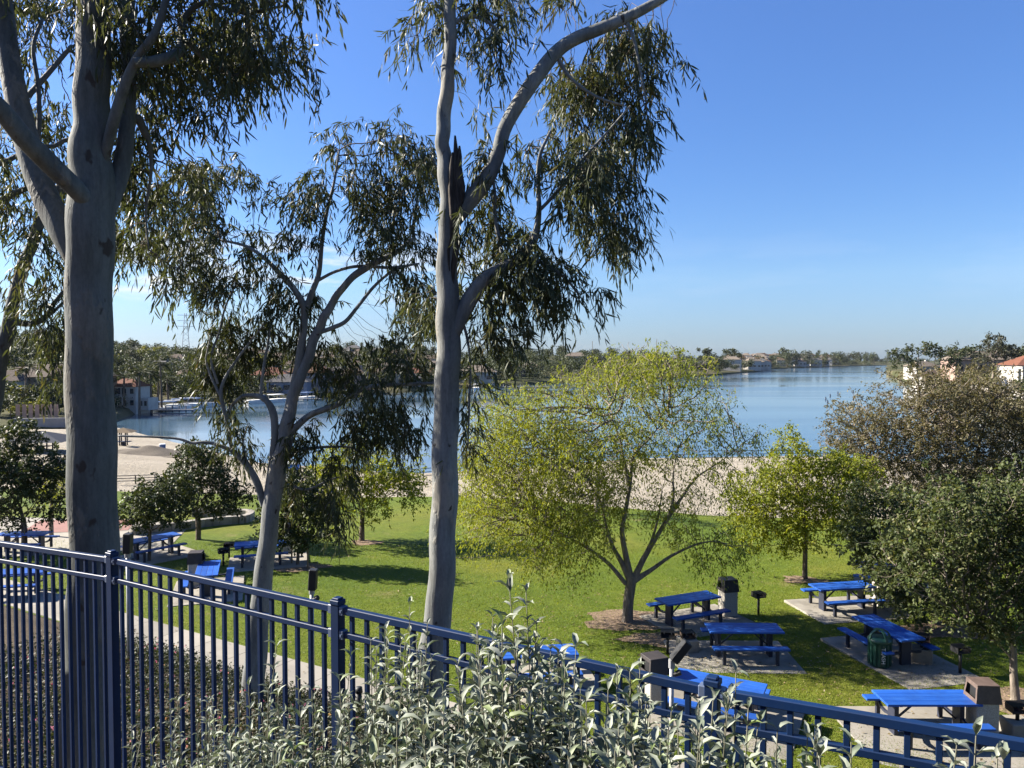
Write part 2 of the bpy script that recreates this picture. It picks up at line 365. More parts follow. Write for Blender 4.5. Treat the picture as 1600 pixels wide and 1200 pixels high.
# ------------------------------------------------------------------ terrain
def S_(X):   # lake shore on this side, as Y(X)
    return np.interp(X, [-120, -57, -40.6, -32, -24.7, -9, 0, 12.8, 29.6, 45, 80], [112, 111, 92, 82.7, 74, 66.5, 70, 77, 79, 72, 60])
def F_(X):   # far edge of the lawn
    return np.interp(X, [-80, -30, -6.2, 0, 5.8, 10.5, 25, 80], [48, 48.5, 49.3, 47.0, 43.7, 41.9, 41, 41])
def H(X, Y):
    X = np.asarray(X, float); Y = np.asarray(Y, float)
    d = .5 * X + .866 * (Y - 4.1)
    z = np.interp(d, [-50, -2.3, -.9, 0, 1, 5, 9.2, 9.6, 11.2, 20, 35, 60], [8.35, 8.35, 6.95, 6.15, 5.6, 3.95, 2.15, 2.02, 2.0, 1.8, 1.45, 1.2])
    z = z + 0.10 * np.sin(X * .23 + 1) * np.sin(Y * .19) * np.clip((d - 12) / 8, 0, 1)
    s = S_(X) - Y
    return np.minimum(z, np.maximum(-0.8, s * 0.06))
def sheet(name, X, Y, mat, dz=0.0, label=None, cat=None, Zf=H):
    """grid of points X,Y (2-d arrays) laid on the terrain"""
    Z = Zf(X, Y) + dz
    n, m_ = X.shape
    V = np.stack([X, Y, Z], -1).reshape(-1, 3)
    i = np.arange(n * m_).reshape(n, m_)
    F = np.stack([i[:-1, :-1], i[1:, :-1], i[1:, 1:], i[:-1, 1:]], -1).reshape(-1, 4)
    me = arrmesh(name, V, None, F, smooth=True)
    o = link(name, me, None, mat)
    return tag(o, label, cat, kind='structure')
def strip(Xs, near, far, k):
    t_ = np.linspace(0, 1, k)[None, :]
    Xg = np.repeat(Xs[:, None], k, 1)
    return Xg, near[:, None] * (1 - t_) + far[:, None] * t_
def Yd(X, d): return 4.1 + (d - .5 * X) / .866
Xs = np.linspace(-80, 80, 241)
X, Y = strip(Xs, Yd(Xs, 9.4), np.maximum(F_(Xs), Yd(Xs, 9.4) + .5), 70)
sheet('lawn', X, Y, M['lawn'], 0, 'sunlit green park lawn sloping gently to the beach', 'lawn')
X, Y = strip(Xs, np.maximum(F_(Xs), Yd(Xs, 9.4) + .5) - .05, np.maximum(S_(Xs) + 6, F_(Xs) + 6), 60)
sheet('beach', X, Y, M['sand'], -0.02, 'pale sand beach between the lawn and the lake', 'beach')
X, Y = strip(Xs, Yd(Xs, -.6), Yd(Xs, 9.45), 40)
sheet('slope', X, Y, M['soil'], -0.01, 'planted bank falling from the blue fence to the path', 'slope')
X, Y = strip(Xs, Yd(Xs, -40), Yd(Xs, -.55), 60)
sheet('terrace', X, Y, M['terrace'], -0.015, 'soil terrace the silver shrubs grow on in front of the fence', 'ground')
# path of concrete slabs at the foot of the slope: slab pieces with joints
TD = np.array([.866, -.5]); ND = np.array([.5, .866]); F0 = np.array([0, 4.1])
def fen(t_, d_): return F0 + TD * t_ + ND * d_
pe = empty('path', (0, 0, 0), 0, 'pale concrete path curving along the foot of the planted bank', 'path', kind='structure')
for k in range(36):
    t0 = -34 + k * 1.5
    dd = 0.15 * math.sin(t0 * .12)
    g = []
    for a in np.linspace(t0 + .008, t0 + 1.492, 4):
        for b in (9.55 + dd, 10.3 + dd, 11.1 + dd):
            p = fen(a, b); g.append((p[0], p[1]))
    g = np.array(g).reshape(4, 3, 2)
    Z = H(g[..., 0], g[..., 1])
    top = np.concatenate([g, (Z + .03)[..., None]], -1).reshape(-1, 3); bot = top - [0, 0, .12]
    V = np.concatenate([top, bot]); i = np.arange(12).reshape(4, 3)
    F = np.stack([i[:-1, :-1], i[1:, :-1], i[1:, 1:], i[:-1, 1:]], -1).reshape(-1, 4).tolist()
    ring = [0, 3, 6, 9, 10, 11, 8, 5, 2, 1]
    F += [[ring[j], ring[(j + 1) % 10], ring[(j + 1) % 10] + 12, ring[j] + 12] for j in range(10)]
    link('slab', arrmesh('slab', V, None, F), pe, M['path'])

# far shore, given by columns of photo directions: shore distance, ridge height
HC = np.array([[-900, 96, 505, 420], [-400, 98, 510, 420], [0, 100, 526, 420], [105, 104, 537, 420], [175, 118, 549, 420], [200, 134, 551, 420], [250, 150, 557, 420],
               [300, 160, 559, 420], [420, 180, 557, 450], [520, 200, 556, 480], [570, 210, 550, 480], [640, 225, 556, 500], [740, 258, 562, 520],
               [860, 300, 555, 600], [960, 340, 561, 650], [1060, 400, 564, 700], [1120, 450, 565, 800], [1178, 560, 565, 900], [1192, 640, 563, 1000],
               [1215, 740, 562.5, 1100], [1260, 840, 563, 1200], [1320, 960, 564, 1300], [1400, 1150, 564, 1600], [1600, 1250, 563, 1700], [2300, 1250, 560, 1700]])
def hillz(px, Yv):
    y0 = np.interp(px, HC[:, 0], HC[:, 1]); ry = np.interp(px, HC[:, 0], HC[:, 2]); y1 = np.interp(px, HC[:, 0], HC[:, 3])
    zr = EYE - (ry - 560) / FOC * y1
    t_ = np.clip((Yv - y0) / (y1 - y0), -.05, 1.0)
    base = 0.9 * np.clip((Yv - y0) / 3.0, -1, 1)
    z = base + (zr - .9) * (t_.clip(0) ** 1.05)
    return z - np.clip(Yv - y1, 0, None) * 0.02
pxs = np.concatenate([np.arange(-900, 0, 60), np.arange(0, 1500, 12), np.arange(1500, 2400, 60)]).astype(float)
us = np.concatenate([[-.02, 0, .006, .015], np.linspace(.03, 1, 40), [1.05, 1.2, 1.6]])
PX = np.repeat(pxs[:, None], len(us), 1)
y0 = np.interp(PX, HC[:, 0], HC[:, 1]); y1 = np.interp(PX, HC[:, 0], HC[:, 3])
YY = y0 + us[None] * (y1 - y0)
XX = (PX - 800) / FOC * YY
ZZ = hillz(PX, YY)
ii = np.arange(PX.size).reshape(PX.shape)
FF = np.stack([ii[:-1, :-1], ii[1:, :-1], ii[1:, 1:], ii[:-1, 1:]], -1).reshape(-1, 4)
tag(link('hills', arrmesh('hills', np.stack([XX, YY, ZZ], -1).reshape(-1, 3), None, FF, smooth=True), None, M['hill']),
    'low wooded hills round the far shore of the lake', 'hills', kind='structure')
# right-hand shore
RC = np.array([[1385, 420, 3], [1420, 300, 4.5], [1480, 200, 6], [1550, 140, 6.4], [1600, 112, 6.6], [1800, 82, 7.5], [2600, 60, 9]])
def rightz(px, Yv):
    y0 = np.interp(px, RC[:, 0], RC[:, 1]); zt = np.interp(px, RC[:, 0], RC[:, 2])
    u = (Yv - y0)
    return np.where(u < 0, u * .1, np.minimum(zt, 0.8 + u * .19))
pr = np.concatenate([np.arange(1385, 1620, 8), np.arange(1620, 2600, 60)]).astype(float)
ur = np.concatenate([[-4, 0, 2, 4], np.linspace(8, 60, 14), np.linspace(80, 420, 8)])
PX = np.repeat(pr[:, None], len(ur), 1); YY = np.interp(PX, RC[:, 0], RC[:, 1]) + ur[None]
XX = (PX - 800) / FOC * YY; ZZ = rightz(PX, YY)
ii = np.arange(PX.size).reshape(PX.shape)
FF = np.stack([ii[:-1, :-1], ii[1:, :-1], ii[1:, 1:], ii[:-1, 1:]], -1).reshape(-1, 4)
tag(link('shore_bank', arrmesh('shore_bank', np.stack([XX, YY, ZZ], -1).reshape(-1, 3), None, FF, smooth=True), None, M['hill']),
    'bank on the right with white buildings above the lake', 'shore', kind='structure')
# lake
V = [(-900, 40, 0), (2600, 40, 0), (2600, 2600, 0), (-900, 2600, 0)]
tag(link('lake_water', arrmesh('lake_water', V, None, [(0, 1, 2, 3)]), None, M['water']), 'calm blue lake reflecting the sky', 'lake', kind='structure')

def on(px, py, dz=0.0):
    """ground point of the near terrain seen at a photo pixel"""
    lo, hi = 7.0, 140.0
    f = lambda Yv: at(px, py, Yv)[2] - (H(*at(px, py, Yv)[:2]) + dz)
    ys = np.linspace(lo, hi, 600); prev = f(ys[0])
    for a, b in zip(ys[:-1], ys[1:]):
        fb = f(b)
        if prev > 0 >= fb:
            for _ in range(30):
                mid = (a + b) / 2
                if f(mid) > 0: a = mid
                else: b = mid
            return Vector(at(px, py, (a + b) / 2))
        prev = fb
    p = at(px, py, hi); return Vector(p)
def ground(x, y): return Vector((x, y, float(H(x, y))))

# ------------------------------------------------------------------ leaves and wood
def unit(v): return v / np.maximum(np.linalg.norm(v, axis=-1, keepdims=True), 1e-9)
LEAF = {
 'sickle': (np.array([(0, 0, 0), (-.42, .30, .03), (.5, .28, .03), (-.22, .66, .01), (.62, .62, .01), (.42, 1, -.06)]), [(0, 2, 1), (3, 4, 5)], [(1, 2, 4, 3)]),
 'oval': (np.array([(0, 0, 0), (-.5, .4, .04), (.5, .4, .04), (-.36, .75, .02), (.36, .75, .02), (0, 1, -.05)]), [(0, 2, 1), (3, 4, 5)], [(1, 2, 4, 3)]),
 'diamond': (np.array([(0, 0, 0), (-.5, .5, .03), (.5, .5, .03), (0, 1, -.03)]), None, [(0, 2, 3, 1)]),
 'folded': (np.array([(0, 0, 0), (-.5, .38, .14), (0, .38, .04), (.5, .38, .14), (-.36, .72, .05), (0, .74, -.08), (.36, .72, .05), (0, 1, -.30)]),
            [(0, 2, 1), (0, 3, 2), (4, 5, 7), (5, 6, 7)], [(1, 2, 5, 4), (2, 3, 6, 5)]),
}
def leaves(name, pos, dirs, L_, W_, kind='sickle', rnd=None, seed=0, roll=None):
    rg = np.random.default_rng(seed)
    n = len(pos); T, t3, t4 = LEAF[kind]; m_ = len(T)
    d = unit(np.asarray(dirs, float)); r = rg.normal(size=(n, 3))
    side = unit(np.cross(d, r)); nor = np.cross(side, d)
    if roll is not None:   # roll = preferred 'up' side of the leaf
        up = np.asarray(roll, float) - (np.asarray(roll, float) * d).sum(-1, keepdims=True) * d
        nor = unit(up + .35 * nor); side = unit(np.cross(d, nor)); nor = np.cross(side, d)
    L_ = np.broadcast_to(L_, n)[:, None, None]; W_ = np.broadcast_to(W_, n)[:, None, None]
    V = pos[:, None] + T[None, :, 0:1] * W_ * side[:, None] + T[None, :, 1:2] * L_ * d[:, None] + T[None, :, 2:3] * L_ * nor[:, None]
    off = (np.arange(n) * m_)[:, None, None]
    F3 = None if t3 is None else (np.array(t3)[None] + off).reshape(-1, 3)
    F4 = (np.array(t4)[None] + off).reshape(-1, 4)
    rnd = rg.random(n) if rnd is None else rnd
    return arrmesh(name, V.reshape(-1, 3), F3, F4, None if t3 is None else np.repeat(rnd, len(t3)), np.repeat(rnd, len(t4)), smooth=False)

def catmull(P, k=5):
    P = np.asarray(P, float)
    Q = np.concatenate([[2 * P[0] - P[1]], P, [2 * P[-1] - P[-2]]])
    res = []
    for i in range(1, len(Q) - 2):
        for u in np.arange(k) / k:
            a, b, c, d = Q[i - 1], Q[i], Q[i + 1], Q[i + 2]
            res.append(.5 * (2 * b + (c - a) * u + (2 * a - 5 * b + 4 * c - d) * u ** 2 + (3 * b - a - 3 * c + d) * u ** 3))
    res.append(P[-1]); return np.array(res)
class Tubes:
    def __init__(s): s.V = []; s.F = []; s.n = 0
    def add(s, P, R, sides, wob=0.0, seed=0):
        P = np.asarray(P, float); R = np.asarray(R, float)
        if len(P) < 2: return
        T = np.gradient(P, axis=0); T = unit(T)
        ref = np.array([0, 1.0, 0]) if abs(T[0][1]) < .8 else np.array([1.0, 0, 0])
        U = unit(np.cross(T, ref)); W = np.cross(T, U)
        a = np.linspace(0, 2 * np.pi, sides, endpoint=False)
        rr = R[:, None] * np.ones(sides)
        if wob:
            rg = np.random.default_rng(seed)
            ph = rg.random(6) * 6.28; zz = np.arange(len(P))[:, None] * .35
            rr = rr * (1 + wob * (np.sin(2 * a[None] + ph[0] + zz * .7) + .7 * np.sin(3 * a[None] + ph[1] - zz * .9) + .6 * np.sin(a[None] + zz * 1.7 + ph[2])) )
        V = P[:, None] + rr[..., None] * (np.cos(a)[None, :, None] * U[:, None] + np.sin(a)[None, :, None] * W[:, None])
        k = len(P); i = np.arange(k * sides).reshape(k, sides) + s.n
        j = np.roll(i, -1, 1)
        s.F.append(np.stack([i[:-1], j[:-1], j[1:], i[1:]], -1).reshape(-1, 4))
        s.V.append(V.reshape(-1, 3)); s.n += k * sides
        # end cap as a point
        tip = P[-1] + T[-1] * R[-1] * .5
        s.V.append(tip[None]); c = s.n; s.n += 1
        s.F.append(np.stack([i[-1], j[-1], np.full(sides, c), np.full(sides, c)], -1)[:, [0, 1, 2, 2]])
    def mesh(s, name):
        F = np.concatenate(s.F); tri = F[:, 2] == F[:, 3]
        return arrmesh(name, np.concatenate(s.V), F[tri][:, :3], F[~tri], smooth=True)
def colonize(pos, attr, step, kill, infl, iters=120, bias=(0, 0, 0), seed=0):
    """space colonisation: grows twigs from the given nodes towards the attraction points"""
    rg = np.random.default_rng(seed)
    P = [np.array(p, float) for p in pos]; par = [-1] * len(P)
    A = np.asarray(attr, float).copy()
    PA = np.array(P)
    D = np.linalg.norm(A[:, None] - PA[None], axis=-1)
    best = D.argmin(1); bd = D.min(1); bias = np.array(bias, float)
    reached = []
    for it in range(iters):
        m_ = bd < infl
        if not m_.any(): break
        ids = best[m_]; v = unit(A[m_] - PA[ids])
        uq, inv = np.unique(ids, return_inverse=True)
        s_ = np.zeros((len(uq), 3)); np.add.at(s_, inv, v)
        dirn = unit(unit(s_) + bias + rg.normal(size=s_.shape) * .30)
        new = PA[uq] + dirn * step
        n0 = len(PA)
        PA = np.concatenate([PA, new]); par += list(uq)
        d2 = np.linalg.norm(A[:, None] - new[None], axis=-1)
        k = d2.argmin(1); kd = d2[np.arange(len(A)), k]
        up = kd < bd; best[up] = n0 + k[up]; bd[up] = kd[up]
        keep = bd > kill
        reached.append(best[~keep])
        A, best, bd = A[keep], best[keep], bd[keep]
        if len(A) == 0: break
    return PA, np.array(par)
def radii(par, tip, p=2.2, grow=1.0):
    n = len(par); acc = np.zeros(n); r = np.zeros(n); nch = np.zeros(n, int)
    for i in range(n):
        if par[i] >= 0: nch[par[i]] += 1
    for i in range(n - 1, -1, -1):
        r[i] = tip if nch[i] == 0 else max(tip, acc[i] ** (1 / p) * grow)
        if par[i] >= 0: acc[par[i]] += r[i] ** p
    return r, nch
def wood_tubes(P, par, r, start, tubes, tubes_thin=None, thin=0.006, smooth=True):
    """chains through the grown tree (nodes >= start are meshed)"""
    n = len(P); kids = [[] for _ in range(n)]
    for i in range(n):
        if par[i] >= 0: kids[par[i]].append(i)
    done = np.zeros(n, bool)
    stack = []
    for i in range(start, n):
        if par[i] < start: stack.append(i)
    while stack:
        i = stack.pop(); chain = [par[i], i] if par[i] >= 0 else [i]
        cur = i
        while kids[cur]:
            ks = sorted(kids[cur], key=lambda k: -r[k])
            for k in ks[1:]: stack.append(k)
            cur = ks[0]; chain.append(cur)
        pts = P[chain]; rr = r[chain].copy(); rr[0] = min(rr[0], r[chain[1]] * 1.5 if len(chain) > 1 else rr[0])
        if len(pts) > 3:
            q = pts.copy(); q[1:-1] = (pts[:-2] + 2 * pts[1:-1] + pts[2:]) / 4; pts = q
        rm = rr.max()
        if rm < thin * 1.6 and tubes_thin is not None: tubes_thin.add(pts, rr, 3)
        else: tubes.add(pts, rr, 8 if rm > .06 else 5 if rm > .02 else 4)
def blob_points(blobs, n, Y, rg, clump=0, csize=.2):
    """blobs: (px, py, rx, ry, weight[, depth centre offset, depth half-size]) -> points in space"""
    wts = np.array([b[4] * b[2] * b[3] for b in blobs], float); wts /= wts.sum()
    cnt = rg.multinomial(n, wts); pts = []
    for b, c in zip(blobs, cnt):
        off = b[5] if len(b) > 5 else 0.0
        v = unit(rg.normal(size=(c, 3))) * rg.random((c, 1)) ** .42
        if clump and c:
            nc = max(2, int(c / clump)); cen = unit(rg.normal(size=(nc, 3))) * rg.random((nc, 1)) ** .5
            sc_ = csize * FOC / Y / np.array([b[2], 1e9, b[3]]); sc_[1] = csize / max(.2, (b[6] if len(b) > 6 else 1.))
            v = cen[rg.integers(nc, size=c)] + np.clip(rg.normal(size=(c, 3)), -2, 2) * np.minimum(sc_, .6)
        dep = b[6] if len(b) > 6 else (b[2] + b[3]) / 2 / FOC * Y * 1.1
        for k in range(c):
            Yk = Y + off + v[k, 1] * dep
            pts.append(at(b[0] + v[k, 0] * b[2], b[1] + v[k, 2] * b[3], Y + off) + np.array([0, v[k, 1] * dep, 0]))
    return np.array(pts)

def near(P, A, r):
    ok = np.zeros(len(P), bool)
    for i in range(0, len(P), 500):
        ok[i:i + 500] = np.linalg.norm(P[i:i + 500, None] - A[None], axis=-1).min(1) < r
    return ok
def gum_sprays(name, org, outd, mat, parent, nleaf=13, lw=(.15, .019), tw=.5, seed=0, down=1.0):
    rg = np.random.default_rng(seed); n = len(org)
    ax = unit(outd * .8 + rg.normal(size=(n, 3)) * .55 + np.array([0, 0, -.35]))
    ln = tw * (.55 + .8 * rg.random(n))
    u = (np.arange(nleaf) + rg.random((n, nleaf))) / nleaf
    P = org[:, None] + ax[:, None] * (ln[:, None] * u)[..., None] + np.array([0, 0, -1.0]) * (ln[:, None] * .75 * down * u ** 2)[..., None]
    D = np.array([0, 0, -1.0]) * down + ax[:, None] * .45 + rg.normal(size=(n, nleaf, 3)) * .42
    P = P.reshape(-1, 3); D = D.reshape(-1, 3); k = len(P)
    L_ = lw[0] * (.55 + .75 * rg.random(k)); W_ = lw[1] * (.7 + .6 * rg.random(k)) * 1.15
    tone = np.repeat(rg.random(n), nleaf) * .65 + rg.random(k) * .35
    me = leaves('leaves', P, D, L_, W_, 'sickle', tone, seed)
    return link(name, me, parent, mat)

def limb_points(pts, Y):
    """(px, py, half width px[, depth offset]) -> smooth centre line and radii"""
    c = []; r = []
    for p in pts:
        Yk = Y + (p[3] if len(p) > 3 else 0)
        q = at(p[0], p[1], Yk); c.append(q); r.append(p[2] / FOC * Yk * Yk / math.hypot(q[0], Yk) * .93)
    C4 = np.concatenate([np.array(c), np.array(r)[:, None]], 1)
    Q = catmull(C4, 6)
    return Q[:, :3], np.maximum(Q[:, 3], .004)
def gum_tree(base_label, Y, trunk, limbs, blobs, natt, step, seed, mat='gum_leaf', lw=(.15, .019), nleaf=13, tw=.5, spray_p=.8, bark='bark', clump=16, csize=.2, wl=1.0):
    rg = np.random.default_rng(seed)
    P0 = at(trunk[0][0], trunk[0][1], Y)
    root = empty('eucalyptus_tree', (0, 0, 0), 0, base_label, 'tree')
    nodes = []
    tb = Tubes(); C, R = limb_points(trunk, Y)
    root.location = tuple(C[0]); base = C[0].copy()
    C = C + np.stack([.012 * np.sin(np.arange(len(C)) * .9 + seed), .012 * np.cos(np.arange(len(C)) * .7), 0 * C[:, 0]], -1)
    tb.add(C - base, R, 28, .028, seed)
    link('trunk', tb.mesh('trunk'), root, M[bark]); nodes.append(C[int(len(C) * .45):])
    for li, lm in enumerate(limbs):
        tb = Tubes(); C, R = limb_points(lm, Y); R = R * wl
        tb.add(C - base, R, 14 if R.max() > .05 else 8, .03, seed + li)
        link('limb', tb.mesh('limb'), root, M[bark]); nodes.append(C[2:])
    nodes = np.concatenate(nodes)
    A = blob_points(blobs, natt, Y, rg, clump, csize); A[:, 2] += .45 * tw
    PA, par = colonize(nodes, A, step, step * 1.25, 40, 90, (0, 0, .02), seed)
    r, nch = radii(par, .0032, 2.3); s0 = len(nodes)
    r = np.minimum(r, .03)
    tb = Tubes(); wood_tubes(PA - base, par, r, s0, tb)
    link('twigs', tb.mesh('twigs'), root, M['bark_brown'])['kind'] = 'stuff'
    idx = np.arange(s0, len(PA))
    sel = idx[(r[idx] < .0075) & (rg.random(len(idx)) < spray_p)]; sel = sel[near(PA[sel], A, step * 1.5)]
    outd = unit(PA[sel] - PA[par[sel]])
    o = gum_sprays('crown', PA[sel] - base, outd, M[mat], root, nleaf, lw, tw, seed)
    return root, o, len(sel) * nleaf

STAT = []
# ---- the big gum behind the left part of the fence
t1_blobs = [(55, 50, 70, 75, 1, 1.5, 1.2), (20, 110, 40, 50, .6, 1.2, .8), (250, 100, 70, 85, 1.1, .8, 1.2), (330, 40, 110, 60, 1.2, .6, 1.4), (400, 85, 60, 75, 1.3, .4, 1.0), (455, 30, 65, 40, 1, .3, .8),
            (270, 165, 60, 40, .8, .7, .8), (222, 225, 28, 50, .7, .7, .5), (235, 310, 48, 70, 1.0, 1.2, .7), (212, 385, 26, 36, .8, 1.0, .5), (265, 440, 16, 50, .7, .8, .3),
            (65, 200, 40, 70, .45, 1.8, 1.0), (300, 95, 50, 70, .8, .6, .8), (375, 150, 30, 25, .8, .3, .4), (190, 60, 50, 60, .5, 1.2, .8), (495, 15, 30, 18, 1, .2, .5)]
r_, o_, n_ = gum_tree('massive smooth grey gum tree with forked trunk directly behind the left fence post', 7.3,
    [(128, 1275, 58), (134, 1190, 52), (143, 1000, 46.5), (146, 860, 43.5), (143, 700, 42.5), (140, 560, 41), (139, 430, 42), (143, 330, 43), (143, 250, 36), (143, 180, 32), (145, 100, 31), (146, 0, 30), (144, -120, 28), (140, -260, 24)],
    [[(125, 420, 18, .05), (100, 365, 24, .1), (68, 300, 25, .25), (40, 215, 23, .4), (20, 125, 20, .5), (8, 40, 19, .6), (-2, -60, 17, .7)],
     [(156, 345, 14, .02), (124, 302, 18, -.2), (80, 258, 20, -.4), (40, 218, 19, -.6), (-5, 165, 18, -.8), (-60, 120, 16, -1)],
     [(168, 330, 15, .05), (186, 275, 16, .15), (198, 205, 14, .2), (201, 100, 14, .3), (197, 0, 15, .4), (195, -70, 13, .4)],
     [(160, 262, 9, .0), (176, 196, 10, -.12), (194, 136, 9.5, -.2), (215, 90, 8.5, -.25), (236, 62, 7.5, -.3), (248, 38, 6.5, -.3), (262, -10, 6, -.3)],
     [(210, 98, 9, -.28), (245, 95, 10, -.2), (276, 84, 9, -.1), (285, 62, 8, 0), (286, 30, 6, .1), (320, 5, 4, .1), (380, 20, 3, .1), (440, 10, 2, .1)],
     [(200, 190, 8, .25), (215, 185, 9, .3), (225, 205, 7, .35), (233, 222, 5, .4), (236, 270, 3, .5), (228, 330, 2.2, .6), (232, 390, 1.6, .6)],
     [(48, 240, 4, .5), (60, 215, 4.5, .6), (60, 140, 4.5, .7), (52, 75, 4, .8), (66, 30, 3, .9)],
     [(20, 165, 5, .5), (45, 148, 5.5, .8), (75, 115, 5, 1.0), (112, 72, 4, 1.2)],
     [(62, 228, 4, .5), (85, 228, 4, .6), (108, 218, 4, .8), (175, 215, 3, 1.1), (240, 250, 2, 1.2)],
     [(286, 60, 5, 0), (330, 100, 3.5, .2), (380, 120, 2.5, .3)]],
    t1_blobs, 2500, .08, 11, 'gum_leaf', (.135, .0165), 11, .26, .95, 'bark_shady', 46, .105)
STAT.append(n_)
# ---- gum on the far left, behind the big one
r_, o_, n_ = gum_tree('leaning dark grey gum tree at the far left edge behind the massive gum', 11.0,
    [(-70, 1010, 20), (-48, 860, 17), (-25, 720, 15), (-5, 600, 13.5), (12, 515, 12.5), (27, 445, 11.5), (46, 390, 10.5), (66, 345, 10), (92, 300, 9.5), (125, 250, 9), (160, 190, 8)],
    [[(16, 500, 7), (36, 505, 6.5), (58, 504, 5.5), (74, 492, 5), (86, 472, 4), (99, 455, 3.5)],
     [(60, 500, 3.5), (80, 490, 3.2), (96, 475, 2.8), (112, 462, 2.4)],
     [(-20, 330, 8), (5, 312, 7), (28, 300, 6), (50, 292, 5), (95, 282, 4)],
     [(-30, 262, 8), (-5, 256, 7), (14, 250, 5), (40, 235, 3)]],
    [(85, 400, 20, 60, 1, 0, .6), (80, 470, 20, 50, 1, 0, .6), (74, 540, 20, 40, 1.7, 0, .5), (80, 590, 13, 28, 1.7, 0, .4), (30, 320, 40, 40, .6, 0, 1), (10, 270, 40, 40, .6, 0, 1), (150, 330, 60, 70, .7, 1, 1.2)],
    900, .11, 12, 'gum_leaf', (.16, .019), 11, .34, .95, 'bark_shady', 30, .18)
STAT.append(n_)
# ---- central tall gum
t3_blobs = [(662, 45, 28, 42, .7, 0, .5), (672, 5, 40, 20, .8, 0, .6), (775, 60, 48, 55, 1, .2, .7), (775, 5, 60, 22, .9, .4, .6), (690, 120, 12, 30, .35, 0, .3), (870, 12, 40, 20, 1, .9, .6),
            (960, 95, 62, 52, 1.25, 1.0, .7), (985, 150, 62, 70, 1.35, .8, .8), (1050, 122, 26, 10, .9, .3, .2), (905, 172, 56, 56, 1.1, 1.0, .7), (858, 232, 36, 46, .9, .9, .5), (955, 240, 75, 50, 1.05, .3, .9),
            (905, 300, 80, 50, 1.0, .3, .9), (985, 290, 32, 40, .8, .3, .5), (945, 358, 50, 38, 1.3, .2, .6), (1000, 372, 22, 10, .9, .2, .25), (790, 345, 52, 48, .9, .3, .7), (762, 270, 24, 45, .8, .1, .4), (758, 205, 12, 24, .4, .6, .3),
            (855, 400, 60, 40, 1.1, .2, .7), (895, 450, 42, 45, 1.3, .1, .5), (930, 475, 18, 18, .8, .1, .25), (800, 460, 45, 55, 1.3, .1, .6), (795, 530, 30, 45, 1.3, .1, .45), (845, 500, 34, 40, .8, .1, .4), (772, 500, 18, 50, 1.2, 0, .3),
            (735, 600, 10, 42, 1.6, .1, .18), (730, 690, 11, 48, 1.8, .1, .18), (728, 400, 18, 50, .7, .2, .3), (660, 470, 18, 60, .55, .4, .5)]
r_, o_, n_ = gum_tree('tall slender pale gum tree in the centre with a dark split scar in its trunk', 11.0,
    [(656, 1275, 30), (664, 1120, 26), (674, 1030, 24), (686, 950, 23.5), (691, 860, 23), (695, 760, 22), (697, 650, 21), (700, 560, 20.5), (700, 490, 20), (699, 420, 18), (702, 350, 17), (700, 290, 15), (693, 240, 12.5), (692, 205, 12), (697, 150, 11.5), (702, 90, 10.5), (704, 0, 10), (706, -90, 9)],
    [[(712, 345, 11), (735, 312, 14), (760, 280, 13.5), (777, 243, 12.5), (787, 205, 12), (808, 165, 12), (840, 118, 12), (868, 82, 11.5), (900, 60, 11), (945, 42, 10), (995, 20, 8.5), (1050, -12, 7.5), (1110, -50, 6)],
     [(705, 525, 14), (722, 490, 14), (742, 455, 13), (766, 430, 11.5), (797, 412, 9), (820, 398, 8), (836, 370, 6.5), (842, 330, 4.5), (841, 290, 3.8), (843, 245, 3.2), (860, 205, 2.2)],
     [(790, 415, 4), (782, 385, 3.5), (774, 340, 3), (773, 300, 2.6), (768, 262, 2)],
     [(808, 402, 4), (845, 410, 3.5), (880, 432, 2.6), (905, 460, 1.8)],
     [(842, 330, 3), (870, 300, 3), (905, 255, 2.5), (950, 205, 1.8), (985, 165, 1.4)],
     [(868, 84, 4), (890, 120, 3), (930, 150, 2.4), (975, 165, 1.6)],
     [(975, 26, 4), (990, 60, 3), (1000, 110, 2.2), (1010, 160, 1.6)],
     [(713, 480, 3), (728, 520, 2.4), (735, 570, 2), (733, 640, 1.6), (731, 700, 1.3)],
     [(704, 40, 4), (735, 25, 3.5), (770, 40, 2.5), (785, 65, 2)],
     [(702, 20, 3.5), (680, 10, 3), (662, 25, 2), (656, 50, 1.6)]],
    t3_blobs, 2800, .10, 13, 'gum_leaf', (.185, .0195), 12, .33, .95, 'bark', 46, .15)
STAT.append(n_); t3root = r_
# split scar: a jagged dark strip of dead wood standing proud of the trunk's right side
b0 = np.array(t3root.location)
tb = Tubes()
for k, (x0, top, bot, hw) in enumerate([(711, 212, 470, 6), (717, 228, 385, 5.5), (706, 238, 430, 4.5), (721, 262, 340, 4)]):
    pts = [at(x0 + 1.2 * math.sin(i * 1.1 + k) - (4 if i > 7 else 0), top + (bot - top) * i / 10, 11.0 - .10 - .012 * k) for i in range(11)]
    rr = np.array([.25, .7, .95, 1, 1.05, 1, .95, .9, .8, .55, .2]) * hw / FOC * 11
    tb.add(np.array(pts) - b0, rr, 7, .12, k)
link('dead_bark_strip', tb.mesh('dead_bark_strip'), t3root, M['bark_dark'])
